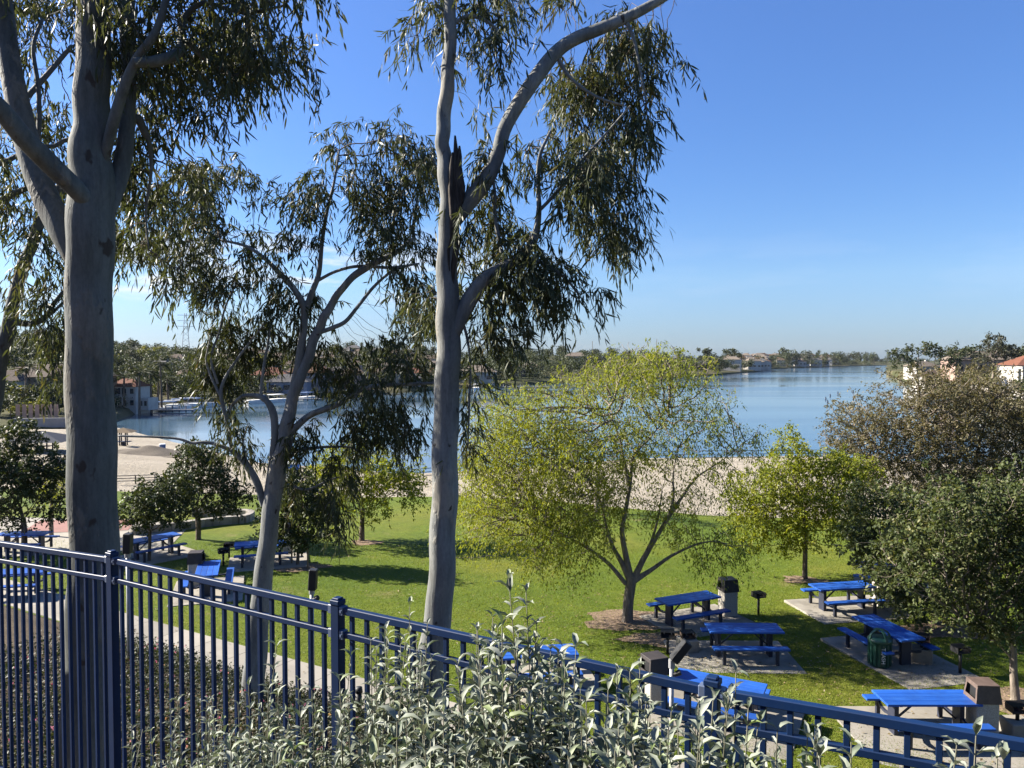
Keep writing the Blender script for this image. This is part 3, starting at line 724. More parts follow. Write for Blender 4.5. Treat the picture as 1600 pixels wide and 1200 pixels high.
# ---- multi-stemmed gum left of centre
t2_blobs = [(335, 275, 62, 50, 1, 0, 1.2), (300, 320, 80, 45, .9, .4, 1.4), (330, 375, 85, 55, 1, .2, 1.4), (310, 440, 45, 45, 1.3, 0, 1.0), (375, 430, 40, 45, 1, 0, 1.0), (240, 340, 30, 34, .4, .6, .9),
            (535, 225, 50, 38, .75, 0, 1.0), (600, 245, 62, 40, .9, 0, 1.2), (575, 300, 85, 48, 1.35, .2, 1.4), (645, 290, 40, 55, 1.3, .2, 1.0), (650, 360, 40, 50, 1.2, .2, 1.0), (600, 360, 60, 40, 1.0, .2, 1.1), (520, 330, 45, 50, .85, 0, 1.0),
            (490, 380, 45, 28, .6, 0, .9), (440, 330, 40, 30, .5, .3, 1), (430, 460, 58, 36, .8, .2, 1.0), (465, 500, 36, 40, .6, .4, .8), (365, 530, 34, 60, 1.2, .4, .7), (400, 570, 36, 50, 1.1, .5, .7), (318, 580, 18, 55, 1.0, .2, .4), (345, 660, 14, 60, .7, .2, .4), (385, 690, 22, 45, .8, .1, .5),
            (545, 570, 32, 50, 1, .3, .7), (610, 560, 50, 40, .8, .2, 1.0), (640, 600, 36, 40, 1, .2, .8), (515, 590, 20, 40, .7, .3, .5), (600, 640, 40, 45, 1.1, 0, .8), (585, 690, 40, 55, 1.3, 0, .7), (545, 720, 26, 60, 1.3, 0, .5), (532, 790, 13, 50, 1.8, 0, .3), (630, 660, 22, 50, .8, 0, .5),
            (470, 690, 40, 40, .9, .2, .6), (440, 760, 24, 30, .4, 0, .4), (650, 510, 36, 40, .7, .5, .8), (665, 440, 26, 40, .8, .4, .8), (610, 420, 40, 26, .6, .2, .8), (440, 540, 26, 36, .7, .5, .6)]
r_, o_, n_ = gum_tree('pale multi-stemmed gum tree with weeping foliage left of the centre gum', 15.0,
    [(394, 1110, 21), (399, 1040, 19), (405, 960, 17.5), (414, 880, 16.5), (424, 800, 15.5), (434, 735, 14.5), (445, 690, 13), (452, 645, 11), (463, 605, 10), (478, 568, 8.8), (492, 528, 8.2), (505, 500, 7.6), (520, 472, 6.8), (542, 442, 6), (572, 418, 6), (612, 398, 4.5), (648, 372, 3)],
    [[(457, 615, 9), (466, 575, 8.5), (472, 530, 8), (476, 488, 7.5), (470, 468, 7), (455, 446, 6), (438, 428, 5.2), (415, 405, 4.2), (385, 385, 3.2), (345, 375, 2.4)],
     [(475, 492, 6.5), (486, 460, 6), (498, 428, 5), (503, 380, 4.2), (511, 330, 3.5), (522, 285, 2.6), (530, 235, 1.8)],
     [(494, 440, 3.5), (525, 424, 3.2), (560, 416, 3.2), (610, 418, 2.8), (655, 412, 2)],
     [(498, 520, 4.5), (520, 512, 4.5), (540, 502, 4), (560, 478, 3.6), (585, 447, 3.2), (615, 422, 2.5), (640, 415, 2)],
     [(445, 688, 7), (462, 668, 7.5), (486, 648, 6.5), (520, 635, 6), (545, 622, 5.5), (568, 607, 5), (600, 602, 4.2), (650, 600, 3.2), (690, 598, 2.4)],
     [(416, 782, 7), (424, 725, 7), (429, 680, 7.2), (427, 645, 7.5), (414, 624, 6), (395, 618, 5), (378, 620, 4), (362, 635, 3), (356, 655, 2)],
     [(418, 628, 4), (408, 618, 4), (412, 575, 3.2), (418, 540, 2.8), (425, 500, 2)],
     [(412, 790, 7), (402, 755, 7.5), (386, 728, 7), (368, 708, 5.5), (345, 697, 4.2), (322, 691, 3.5), (300, 692, 3), (280, 686, 2.8), (250, 683, 2.6), (215, 682, 2.4), (185, 681, 2.2)],
     [(364, 710, 4.5), (358, 680, 4.5), (353, 650, 4.2), (345, 618, 3.8), (352, 590, 3.2), (375, 555, 2.8), (398, 525, 2.2), (418, 500, 1.6)],
     [(346, 622, 3), (334, 598, 2.8), (326, 578, 2.4), (322, 560, 1.8), (330, 520, 1.4)],
     [(340, 600, 2.8), (330, 560, 2.6), (342, 520, 2.4), (352, 480, 2), (368, 445, 1.6)],
     [(395, 735, 2.5), (384, 715, 2.2), (380, 690, 2), (386, 668, 1.6)],
     [(447, 720, 4), (466, 705, 4), (490, 700, 3.2), (520, 698, 2.5), (550, 700, 2), (575, 715, 1.5)],
     [(458, 760, 2.5), (480, 765, 2.5), (510, 752, 2), (530, 745, 1.5)]],
    t2_blobs, 4200, .125, 14, 'gum_leaf2', (.205, .0225), 13, .38, .95, 'bark', 46, .17, .86)
STAT.append(n_)

# ------------------------------------------------------------------ lawn trees
def park_tree(name, label, Y, base, trunk_px, limbs, blobs, natt, step, seed, leafm, bark, leaf=(.07, .03), nleaf=9, tw=.3, droop=.5, kind='diamond', tip=.0045, sp=.8, pw=2.15, rmax=.25, group=None, cat='tree', flat=.5, clump=34, csize=.30, wl=1.0):
    rg = np.random.default_rng(seed)
    root = empty(name, tuple(base), 0, label, cat, group); b0 = np.array(base)
    nodes = []; tb = Tubes()
    C, R = limb_points(trunk_px, Y)
    C[0] = b0 - [0, 0, .1]; R[0] *= 1.35
    tb.add(C - b0, R, 12, .05, seed); nodes.append(C[-max(3, len(C) // 3):])
    for li, lm in enumerate(limbs):
        C, R = limb_points(lm, Y); R = R * np.linspace(1, .35, len(R)) * wl; tb.add(C - b0, R, 8, .04, seed + li); nodes.append(C[2:])
    nodes = np.concatenate(nodes)
    A = blob_points(blobs, natt, Y, rg, clump, csize)
    PA, par = colonize(nodes, A, step, step * 1.3, 40, 100, (0, 0, .04), seed)
    r, nch = radii(par, tip, pw); r = np.minimum(r, rmax); s0 = len(nodes)
    wood_tubes(PA - b0, par, r, s0, tb)
    link('trunk', tb.mesh('trunk'), root, M[bark])
    idx = np.arange(s0, len(PA)); sel = idx[(r[idx] < tip * 2.4) & (rg.random(len(idx)) < sp)]; sel = sel[near(PA[sel], A, step * 1.6)]
    n = len(sel); org = PA[sel] - b0
    ax = unit(unit(PA[sel] - PA[par[sel]]) * .8 + rg.normal(size=(n, 3)) * .6)
    ln = tw * (.5 + rg.random(n))
    u = (np.arange(nleaf) + rg.random((n, nleaf))) / nleaf
    P = org[:, None] + ax[:, None] * (ln[:, None] * u)[..., None] + np.array([0, 0, -1.]) * (ln[:, None] * droop * u ** 2)[..., None] + rg.normal(size=(n, nleaf, 3)) * tw * .12
    D = ax[:, None] * .5 + rg.normal(size=(n, nleaf, 3)) * .7 + np.array([0, 0, -droop])
    k = n * nleaf
    tone = np.repeat(rg.random(n), nleaf) * .6 + rg.random(k) * .4
    up = np.broadcast_to(np.array([0, 0, 1.0]), (k, 3)) + rg.normal(size=(k, 3)) * flat
    me = leaves('leaves', P.reshape(-1, 3), D.reshape(-1, 3), leaf[0] * (.6 + .7 * rg.random(k)), leaf[1] * (.7 + .6 * rg.random(k)), kind, tone, seed, up)
    link('crown', me, root, M[leafm])
    STAT.append(k); return root
bE = on(980, 972)
park_tree('feathery_tree', 'wide open tree with feathery yellow-green leaves and bare twigs in mid lawn', bE.y, bE,
    [(980, 975, 10.5), (982, 945, 9), (985, 915, 8.5), (988, 898, 7.5)],
    [[(984, 908, 8), (972, 880, 7), (958, 855, 6), (948, 825, 5), (940, 790, 4), (920, 750, 3)],
     [(986, 905, 9), (978, 870, 8), (972, 830, 7.5), (978, 795, 7), (985, 755, 6), (990, 715, 5), (1010, 690, 4), (1045, 650, 3)],
     [(984, 758, 5), (975, 720, 4.5), (968, 685, 3.5), (950, 640, 2.5)],
     [(990, 905, 8), (1005, 875, 7.5), (1025, 840, 7), (1045, 808, 6.5), (1070, 770, 5.5), (1090, 745, 4.5), (1130, 718, 3), (1165, 690, 2)],
     [(1043, 812, 4), (1052, 780, 3.6), (1052, 740, 3.2), (1060, 700, 2.5)],
     [(990, 908, 8), (1018, 890, 6.5), (1050, 868, 5.5), (1090, 850, 4.5), (1120, 845, 3)],
     [(978, 912, 6), (950, 880, 5.5), (915, 855, 4.5), (880, 835, 3.5), (840, 815, 2.5)],
     [(1000, 880, 5), (1018, 845, 4.5), (1030, 800, 3.5), (1035, 760, 2.6)]],
    [(785, 780, 66, 58, 2.4, 0, 2.2), (845, 720, 95, 75, 2.0, 0, 3), (800, 670, 55, 50, .9, 0, 2), (890, 650, 100, 55, 1.0, 0, 3), (980, 600, 85, 46, .75, 0, 2.6), (1050, 640, 85, 55, .5, 0, 2.6), (1110, 690, 50, 40, .6, 0, 1.6),
     (1000, 700, 110, 60, .4, 0, 3), (875, 822, 70, 42, 2.4, 0, 1.8), (760, 730, 32, 50, 1.2, 0, 1.4), (930, 800, 60, 35, 1.2, 0, 1.6), (1000, 562, 50, 18, .5, 0, 1.2), (1080, 790, 70, 50, .5, 0, 2), (1130, 850, 35, 22, 1.1, 0, .8), (1040, 600, 60, 40, .9, 0, 2), (930, 760, 60, 50, .9, 0, 2)],
    8500, .15, 21, 'feather_leaf', 'bark_grey', (.12, .036), 14, .44, 1.0, tip=.0068, sp=.74, pw=2.0, rmax=.04, clump=26, csize=.42, wl=.72)
b = on(933, 800)
park_tree('feathery_tree', 'slender tree with yellow-green leaves standing behind the wide feathery tree', b.y, b,
    [(933, 802, 5), (933, 770, 4.5), (934, 740, 4)], [],
    [(930, 700, 70, 45, 1, 0, 2), (880, 720, 50, 40, 1, 0, 1.5)], 700, .25, 22, 'feather_leaf', 'bark_grey', (.12, .05), 12, .5, .5, tip=.007)
b = on(1258, 905)
park_tree('leafy_young_tree', 'young bright green tree with thin straight trunk beside the back picnic tables', b.y, b,
    [(1258, 907, 5), (1258, 870, 4.5), (1258, 835, 4.2), (1256, 800, 4)], [],
    [(1250, 740, 70, 48, 1.2, 0, 1.8), (1215, 775, 55, 40, 1.1, 0, 1.4), (1300, 760, 50, 45, 1.1, 0, 1.4), (1180, 800, 30, 25, .9, 0, .7), (1260, 800, 80, 38, 1.1, 0, 1.8), (1225, 825, 40, 20, .9, 0, 1), (1235, 700, 30, 18, .8, 0, .7), (1325, 735, 45, 45, 1, 0, 1.2), (1175, 765, 42, 45, 1, 0, 1.2), (1180, 835, 28, 18, .9, 0, .7), (1310, 800, 40, 30, .9, 0, 1)],
    2900, .16, 23, 'fresh_leaf', 'bark_brown', (.135, .06), 15, .40, .55, tip=.005, sp=1)
b = on(565, 845)
park_tree('leafy_young_tree', 'young yellow-green tree with thin trunk behind the weeping gum foliage', b.y, b,
    [(565, 847, 5), (566, 820, 4.2), (567, 795, 4)], [],
    [(565, 735, 60, 40, 1, 0, 1.8), (520, 745, 45, 40, 1, 0, 1.5), (615, 745, 42, 38, 1, 0, 1.5), (570, 775, 70, 28, 1, 0, 1.8), (640, 765, 20, 18, .8, 0, .6)],
    1700, .19, 24, 'fresh_leaf', 'bark_brown', (.16, .07), 14, .42, .55, sp=1)
b = on(465, 884)
jt = park_tree('dark_leafy_tree', 'small dark leafy tree held between two wooden stakes in a mulch ring', b.y, b,
    [(465, 886, 3), (466, 850, 2.6), (466, 825, 2.4)], [],
    [(465, 790, 42, 38, 1, 0, 1), (440, 815, 28, 22, 1, 0, .8), (495, 805, 25, 25, 1, 0, .8), (470, 830, 36, 14, .8, 0, .8), (455, 755, 25, 20, .7, 0, .6)],
    1100, .14, 25, 'dark_leaf', 'bark_brown', (.14, .08), 12, .26, .25, kind='oval', sp=1)
b = on(233, 877)
park_tree('dark_leafy_tree', 'small dark round tree beside the sunlit blue table behind the left gum', b.y, b,
    [(233, 879, 3.5), (234, 850, 3), (234, 830, 3)], [],
    [(240, 770, 42, 30, 1, 0, 1.2), (218, 788, 28, 24, 1, 0, 1), (266, 790, 28, 24, 1, 0, 1), (240, 806, 36, 12, .8, 0, .9)],
    1300, .14, 26, 'dark_leaf', 'bark_brown', (.13, .07), 12, .26, .2, kind='oval', sp=1)
b = on(310, 843)
park_tree('dark_leafy_tree', 'dark broad-leaved tree beside the low curved concrete wall', b.y, b,
    [(310, 845, 5), (310, 820, 4.5), (308, 800, 4.5)], [],
    [(310, 730, 48, 32, 1, 0, 1.4), (345, 755, 38, 28, 1, 0, 1.2), (280, 765, 34, 30, 1, 0, 1.2), (320, 785, 50, 16, .8, 0, 1.4), (372, 772, 14, 12, .8, 0, .4), (350, 790, 16, 10, .8, 0, .4), (300, 700, 30, 10, .6, 0, .8)],
    1400, .155, 27, 'dark_leaf', 'bark_brown', (.14, .075), 12, .28, .2, kind='oval', sp=1)
b = on(38, 862)
park_tree('dark_leafy_tree', 'large dark broad-leaved tree at the left picture edge beyond the fence', b.y, b,
    [(38, 864, 6), (38, 835, 5), (36, 810, 5)], [],
    [(25, 720, 48, 55, 1.1, 0, 1.6), (60, 745, 30, 40, 1, 0, 1.2), (-20, 740, 50, 60, 1, 0, 1.6), (40, 790, 48, 26, 1, 0, 1.4), (78, 720, 10, 22, .6, 0, .4), (5, 680, 40, 20, .8, 0, 1)],
    2000, .15, 28, 'dark_leaf', 'bark_brown', (.15, .08), 12, .28, .2, kind='oval', sp=1)
b = on(80, 838)
park_tree('leafy_young_tree', 'small drooping yellow-green tree with a pale post-like trunk left of the big gum', b.y, b,
    [(80, 840, 4), (80, 810, 3.8), (81, 780, 3.6)], [], [(90, 745, 18, 28, 1, 0, .8), (86, 765, 18, 20, 1, 0, .8)],
    300, .15, 29, 'fresh_leaf', 'bark_grey', (.12, .045), 13, .38, .7, sp=1)
b = on(1492, 850)
park_tree('bare_spreading_tree', 'broad brownish thinly leafed tree spreading over the right beach', b.y, b,
    [(1492, 852, 12), (1490, 825, 10), (1484, 800, 9.5)],
    [[(1486, 810, 7), (1460, 775, 6), (1435, 745, 5), (1400, 715, 4), (1360, 690, 3)],
     [(1484, 805, 7), (1478, 765, 6), (1465, 725, 5), (1455, 680, 4), (1440, 640, 3)],
     [(1486, 805, 7), (1510, 765, 6), (1525, 720, 5), (1535, 675, 4), (1550, 630, 3)],
     [(1488, 808, 7), (1530, 780, 6), (1575, 755, 5), (1620, 730, 4)]],
    [(1370, 680, 60, 55, 1, 0, 2.2), (1440, 640, 75, 45, 1, 0, 2.6), (1520, 640, 80, 50, 1, 0, 2.6), (1590, 660, 60, 60, 1, 0, 2.4), (1460, 700, 90, 45, 1, 0, 3), (1560, 720, 80, 40, 1, 0, 2.6), (1335, 715, 35, 30, .9, 0, 1.2), (1660, 700, 60, 70, 1, 0, 2.5), (1400, 750, 70, 36, 1.1, 0, 2), (1520, 765, 90, 36, 1.1, 0, 2.4), (1500, 600, 60, 22, .7, 0, 1.8), (1320, 690, 20, 30, .8, 0, 1)],
    10500, .16, 30, 'olive_leaf', 'bark_grey', (.125, .058), 12, .30, .2, tip=.009, sp=.95, pw=2.0, rmax=.05, clump=40, csize=.5)
b = on(1460, 976)
park_tree('glossy_leafy_tree', 'dense dark leafy tree behind the angled blue picnic table', b.y, b,
    [(1460, 978, 7), (1460, 945, 6), (1458, 915, 6)], [],
    [(1450, 860, 85, 48, 1.2, 0, 1.8), (1395, 845, 48, 38, 1.1, 0, 1.2), (1500, 850, 60, 50, 1, 0, 1.4), (1460, 910, 75, 36, 1, 0, 1.5), (1450, 810, 60, 34, 1, 0, 1.4), (1345, 840, 34, 30, 1, 0, .8), (1370, 800, 40, 26, .9, 0, .9), (1420, 940, 22, 20, .8, 0, .6)],
    2900, .13, 31, 'glossy_leaf', 'bark_brown', (.125, .066), 12, .26, .3, kind='oval', sp=1)
b = on(1584, 1096)
park_tree('glossy_leafy_tree', 'glossy leafy tree with bare lower trunk at the right picture edge', b.y, b,
    [(1588, 1099, 9), (1584, 1060, 7), (1583, 1020, 6.5), (1580, 990, 6)],
    [[(1581, 1000, 4), (1560, 975, 3.2), (1535, 960, 2.6), (1500, 968, 1.8)], [(1582, 1030, 3), (1565, 1012, 2.2), (1548, 1000, 1.6)]],
    [(1560, 860, 70, 70, 1.1, 0, 1.4), (1600, 800, 60, 55, 1, 0, 1.3), (1530, 920, 60, 45, 1, 0, 1.2), (1600, 930, 50, 40, 1, 0, 1.2), (1640, 860, 60, 80, 1, 0, 1.4), (1480, 900, 30, 30, .8, 0, .7), (1455, 800, 55, 45, .9, 0, 1.2), (1430, 880, 40, 45, .8, 0, 1), (1500, 955, 40, 22, .9, 0, .8), (1530, 800, 30, 30, .8, 0, .8), (1570, 970, 36, 20, .8, 0, .7)],
    3800, .115, 32, 'glossy_leaf', 'bark_grey', (.10, .052), 12, .24, .3, kind='oval', sp=1)
# stakes beside the small tree
for x_, y_, t_, lab in ((456, 882, 812, 'left wooden tree stake in the mulch ring'), (481, 889, 820, 'right wooden tree stake in the mulch ring')):
    p = on(x_, y_); top = at(x_, t_, p.y)
    o = MB().cyl((0, 0, -.1), (0, 0, top[2] - p.z), .035, .03, 8).build('tree_stake', M['wood_stake'], None, True)
    o.location = p; tag(o, lab, 'stake', 'stakes beside the small tree')
def patch(px, py, rx, ry, mat, label, seed):
    c = on(px, py); rg = np.random.default_rng(seed); n = 26
    V = [(c.x, c.y, float(H(c.x, c.y)) + .035)]
    for i in range(n):
        a = 2 * math.pi * i / n; k = 1 + .18 * math.sin(3 * a + seed) + .1 * rg.normal()
        x_, y_ = c.x + rx * k * math.cos(a), c.y + ry * k * math.sin(a)
        V.append((x_, y_, float(H(x_, y_)) + .012))
    o = link('dirt_patch', arrmesh('dirt_patch', V, [(0, 1 + i, 1 + (i + 1) % n) for i in range(n)], smooth=True), None, mat)
    return tag(o, label, 'dirt patch', kind='structure')
patch(467, 886, 1.05, .75, M['mulch'], 'brown mulch ring round the small staked tree', 1)
patch(1000, 970, 1.9, 1.0, M['mulch'], 'worn bare soil round the foot of the feathery tree', 2)
patch(1030, 1000, 1.0, .7, M['mulch'], 'worn bare soil left of the dappled blue table', 5)
patch(1255, 906, .8, .55, M['mulch'], 'bare soil round the young straight tree', 3)
patch(1470, 985, 1.3, .8, M['mulch'], 'bare soil under the dense dark tree', 4)
patch(1590, 1098, .9, .9, M['mulch'], 'pale bark chips round the right edge tree', 6)
patch(572, 848, .7, .6, M['mulch'], 'bare soil round the yellow-green tree', 7)
print('LEAVES', STAT)

# ------------------------------------------------------------------ blue metal fence
fence = empty('metal_fence', (0, 4.1, 0), 0, 'dark blue metal picket fence running along the top of the bank', 'fence')
def fz(X): return float(np.interp(X, [-9.13, -7.115, -5.1, -3.089, -1.083, .942, 2.958], [8.17, 8.266, 8.366, 8.466, 8.464, 8.458, 8.565]))
ang = math.atan2(-.5, .866)
postX = [-9.13, -7.115, -5.1, -3.089, -1.083, .942, 2.958]
def fp(X, z): return (X, -.57735 * X, z)          # local to the fence empty (line through 0,4.1)
pm = MB().box(0, 0, -1.17, .064, .064, 2.34, bevel=.003).mesh('post'); pm.materials.append(M['blue_paint'])
cm = MB().box(0, 0, .004, .072, .072, .03, bevel=.004).box(0, 0, .024, .05, .05, .014, bevel=.004).mesh('cap'); cm.materials.append(M['blue_paint'])
bm_ = MB().box(.045, 0, 0, .034, .052, .056, bevel=.004).box(.05, -.029, 0, .012, .01, .014).mesh('bracket'); bm_.materials.append(M['bracket'])
pk = MB().box(0, 0, -1.055, .0255, .0255, 2.11, bevel=.002).mesh('picket'); pk.materials.append(M['blue_paint'])
for i, X_ in enumerate(postX):
    po = bpy.data.objects.new('post', pm); COL.objects.link(po); po.parent = fence
    po.location = fp(X_, fz(X_) + .022); po.rotation_euler = (0, 0, ang)
    c_ = bpy.data.objects.new('cap', cm); COL.objects.link(c_); c_.parent = po
    for sgn in (0, math.pi):
        for dz in (-.044, -.194):
            b_ = bpy.data.objects.new('bracket', bm_); COL.objects.link(b_); b_.parent = po
            b_.location = (0, 0, dz); b_.rotation_euler = (0, 0, sgn)
for a, b in zip(postX[:-1], postX[1:]):
    p = Vector(fp(a, fz(a))); q = Vector(fp(b, fz(b))); d = (q - p).normalized(); p2, q2 = p + d * .04, q - d * .04
    for nm, dz, h_, w_ in (('top_rail', -.022, .044, .04), ('middle_rail', -.172, .036, .034), ('bottom_rail', -2.05, .036, .034)):
        MB().bar(p2 + Vector((0, 0, dz)), q2 + Vector((0, 0, dz)), w_, h_, bevel=.004).build(nm, M['blue_paint'], fence)
    n = 19
    for k in range(n):
        t_ = (k + 1) / (n + 1); c = p.lerp(q, t_)
        o = bpy.data.objects.new('picket', pk); COL.objects.link(o); o.parent = fence
        o.location = (c.x, c.y, c.z - .0445); o.rotation_euler = (0, 0, ang)

# ------------------------------------------------------------------ picnic tables
def table_proto():
    r = empty('picnic_table')
    for k in range(4):
        MB().box(0, (k - 1.5) * .187, .745, 2.0, .18, .05, bevel=.006).build('tabletop_plank', M['table_blue'], r)
    for sy in (-1, 1):
        MB().box(0, sy * .70, .445, 2.0, .255, .048, bevel=.006).build('bench_plank', M['table_blue'], r)
    for sx in (-1, 1):
        x = sx * .70
        MB().box(x, 0, .36, .10, .30, .72, bevel=.006).build('leg', M['table_frame'], r)
        for sy in (-1, 1):
            m_ = MB(); m_.box(x, sy * .70, .21, .085, .085, .42, bevel=.005)
            pts = [(x, sy * .15, .34), (x, sy * .34, .30), (x, sy * .52, .31), (x, sy * .66, .39)]
            for u, v in zip(pts[:-1], pts[1:]): m_.bar(u, v, .055)
            m_.build('bench_leg', M['table_frame'], r)
        MB().bar((x - sx * .06, 0, .30), (sx * .16, 0, .715), .035).build('brace', M['table_frame'], r)
        MB().box(x, 0, .708, .06, .66, .022).build('top_support', M['table_frame'], r)
    return r
tproto = table_proto(); first = [True]
padme = {}
def pad(name, c, rz, sx, sy, label):
    m_ = MB().box(0, 0, 0, sx, sy, .16, bevel=.01)
    o = m_.build('concrete_pad', M['concrete'], None); o.location = (c.x, c.y, c.z - .035); o.rotation_euler = (0, 0, rz)
    return tag(o, label, 'concrete pad', kind='structure')
def table(px, py, rot, label, sx=3.2, sy=2.5, padlabel=None, off=(0, 0)):
    """table whose top centre is seen at (px,py)"""
    c = on(px, py, .80)
    g = float(H(c.x, c.y)); r = math.radians(rot)
    if padlabel:
        oc = Vector((c.x + off[0], c.y + off[1], g)); pad('pad', oc, r, sx, sy, padlabel)
    t_ = tproto if first[0] else copy_tree(tproto)
    first[0] = False
    t_.location = (c.x, c.y, g + .045); t_.rotation_euler = (0, 0, r)
    tag(t_, label, 'picnic table', 'blue picnic tables in the park')
    return t_
table(1447, 1090, 0, 'brightly sunlit blue picnic table nearest on the right beside the brown-hooded bin', 3.6, 2.7, 'sunlit concrete pad under the nearest right table', (.15, -.1))
table(1162, 981, -1, 'blue picnic table in dappled shade between the floodlight pole and the green bin', 3.3, 2.3, 'dappled concrete pad right of the speaker pole', (-.35, -.05))
table(1075, 934, 24, 'blue picnic table nearest the trunk of the feathery tree', 3.0, 2.3, 'concrete pad beside the feathery tree', (.4, .1))
table(1316, 915, 10, 'blue picnic table on a pad right of the young straight tree', 3.2, 2.4, 'shaded concrete pad right of the young straight tree', (.2, 0))
table(1386, 980, 103, 'blue picnic table seen end-on behind the green litter bin', 3.6, 2.3, 'concrete pad under the end-on table', (.2, -.25))
table(1383, 884, -28, 'farthest blue picnic table on the right, half hidden by the dense dark tree', 3.0, 2.3, 'concrete pad half hidden by the dense dark tree', (.5, 0))
table(1123, 1066, -27, 'blue picnic table just beyond the fence beside the brown square bin', 3.4, 2.6, 'concrete pad just beyond the fence', (0, 0))
table(838, 1018, 8, 'blue picnic table mostly hidden behind the tall silver shrub', 3.0, 2.4, 'concrete pad hidden behind the silver shrub', (0, 0))
table(240, 840, 50, 'long sunlit blue picnic table behind the small dark round tree', 3.2, 2.3, 'concrete pad behind the small dark round tree', (0, 0))
table(325, 888, 108, 'blue picnic table seen end-on in the left lawn below the grill', 3.0, 2.3, 'concrete pad under the left end-on table', (0, 0))
table(408, 848, 18, 'blue picnic table partly behind the multi-stemmed gum trunk', 3.0, 2.3, 'concrete pad behind the multi-stemmed gum', (.3, 0))
table(38, 833, 2, 'dark shaded picnic table on the paving at the left edge')
table(22, 893, 12, 'blue picnic table seen through the fence at the left edge')

# ------------------------------------------------------------------ bins, grills, poles
def hooded_bin(px, py, rot, hood, label, h=1.0, sc=1.0):
    c = on(px, py); r = empty('litter_bin', (c.x, c.y, c.z + .03), math.radians(rot), label, 'litter bin', 'square hooded concrete bins')
    MB().box(0, 0, .40, .46, .46, .80, bevel=.015).build('body', M['aggregate'], r)
    # tapered hood with open side slots
    m_ = MB(); b_, t_, z0, z1 = .265, .225, .80, 1.16
    V = [(-b_, -b_, z0), (b_, -b_, z0), (b_, b_, z0), (-b_, b_, z0), (-t_, -t_, z1), (t_, -t_, z1), (t_, t_, z1), (-t_, t_, z1)]
    m_.poly(V, [(0, 1, 2, 3), (4, 5, 6, 7), (0, 1, 5, 4), (2, 3, 7, 6)])
    # side faces with an opening (left/right)
    for sx in (-1, 1):
        k = lambda y, z: (sx * (b_ + (t_ - b_) * (z - z0) / (z1 - z0)), y, z)
        for (ya, yb, za, zb) in ((-b_, b_, z0, z0 + .08), (-.235, .235, z1 - .06, z1)):
            m_.poly([k(ya, za), k(yb, za), k(yb * .98, zb), k(ya * .98, zb)], [(0, 1, 2, 3)])
        for s_ in (-1, 1):
            m_.poly([k(s_ * b_, z0 + .08), k(s_ * (b_ - .06), z0 + .08), k(s_ * (t_ - .05), z1 - .06), k(s_ * t_, z1 - .06)], [(0, 1, 2, 3)])
    m_.box(0, 0, z1 + .012, t_ * 2 + .02, t_ * 2 + .02, .03, bevel=.008)
    m_.build('hood', M[hood], r)
    MB().box(0, 0, .96, .34, .42, .26).build('liner', M['black'], r)
    return r
hooded_bin(1534, 1152, -4, 'hood', 'pale concrete bin with sunlit brown hood beside the nearest right table')
hooded_bin(1137, 962, 12, 'hood_dark', 'pale concrete bin with dark hood beside the table under the feathery tree')
hooded_bin(1022, 1105, 20, 'hood_dark', 'brown square hooded bin just above the fence rail beside the speaker pole')
hooded_bin(1378, 948, 5, 'hood_dark', 'shaded hooded bin right of the table near the young straight tree')
hooded_bin(307, 915, 10, 'hood_dark', 'dark hooded bin behind the left end-on table')
hooded_bin(452, 862, 8, 'hood_dark', 'grey bin right of the multi-stemmed gum trunk')
def grill(px, pt, pb, rot, label, block=False, sc=1.0):
    c = on(px, pb); zt = at(px, pt, c.y)[2] - c.z
    r = empty('barbecue_grill', (c.x, c.y, c.z), math.radians(rot), label, 'grill', 'park barbecue grills')
    base = 0
    if block:
        MB().box(0, 0, .19, .50, .50, .38, bevel=.02).build('concrete_block', M['concrete'], r); base = .38
    MB().cyl((0, 0, base), (0, 0, zt - .2), .04, .04, 10).build('post', M['black'], r, True)
    m_ = MB(); z = zt - .22; W_, D_ = .18, .14
    m_.box(0, 0, z, W_ * 2, D_ * 2, .015); m_.box(-W_, 0, z + .07, .014, D_ * 2, .14); m_.box(W_, 0, z + .07, .014, D_ * 2, .14); m_.box(0, D_, z + .07, W_ * 2, .014, .14)
    m_.build('firebox', M['rust' if block else 'black'], r)
    m_ = MB()
    for k in range(9): m_.bar((-W_, -D_ + .036 * k + .016, z + .15), (W_, -D_ + .036 * k + .016, z + .15), .012)
    m_.bar((-.1, -D_ - .14, z + .15), (-.1, -D_, z + .15), .014); m_.bar((.1, -D_ - .14, z + .15), (.1, -D_, z + .15), .014)
    m_.build('grate', M['black'], r); return r
grill(1500, 1005, 1053, 10, 'slim black grill on a tall post on the open grass at right')
grill(1185, 922, 960, 20, 'slim black grill on a post right of the dark hooded bin')
grill(1440, 988, 1033, -25, 'rusty grill on a pale concrete block beside the end-on table', True)
grill(1589, 1095, 1152, 0, 'boxy rusty grill on a concrete block at the right edge behind the nearest bin', True)
grill(1074, 983, 1018, 5, 'black grill on a concrete block left of the dappled table', True)
grill(1043, 982, 1022, -10, 'black grill on a thin post beside the speaker pole')
grill(349, 855, 884, 30, 'slim black grill on a post in the left lawn')
grill(358, 846, 872, 10, 'slim black grill beside the table behind the multi-stemmed gum')
grill(1398, 932, 955, 0, 'grill on a block in shade left of the dense dark tree', True)
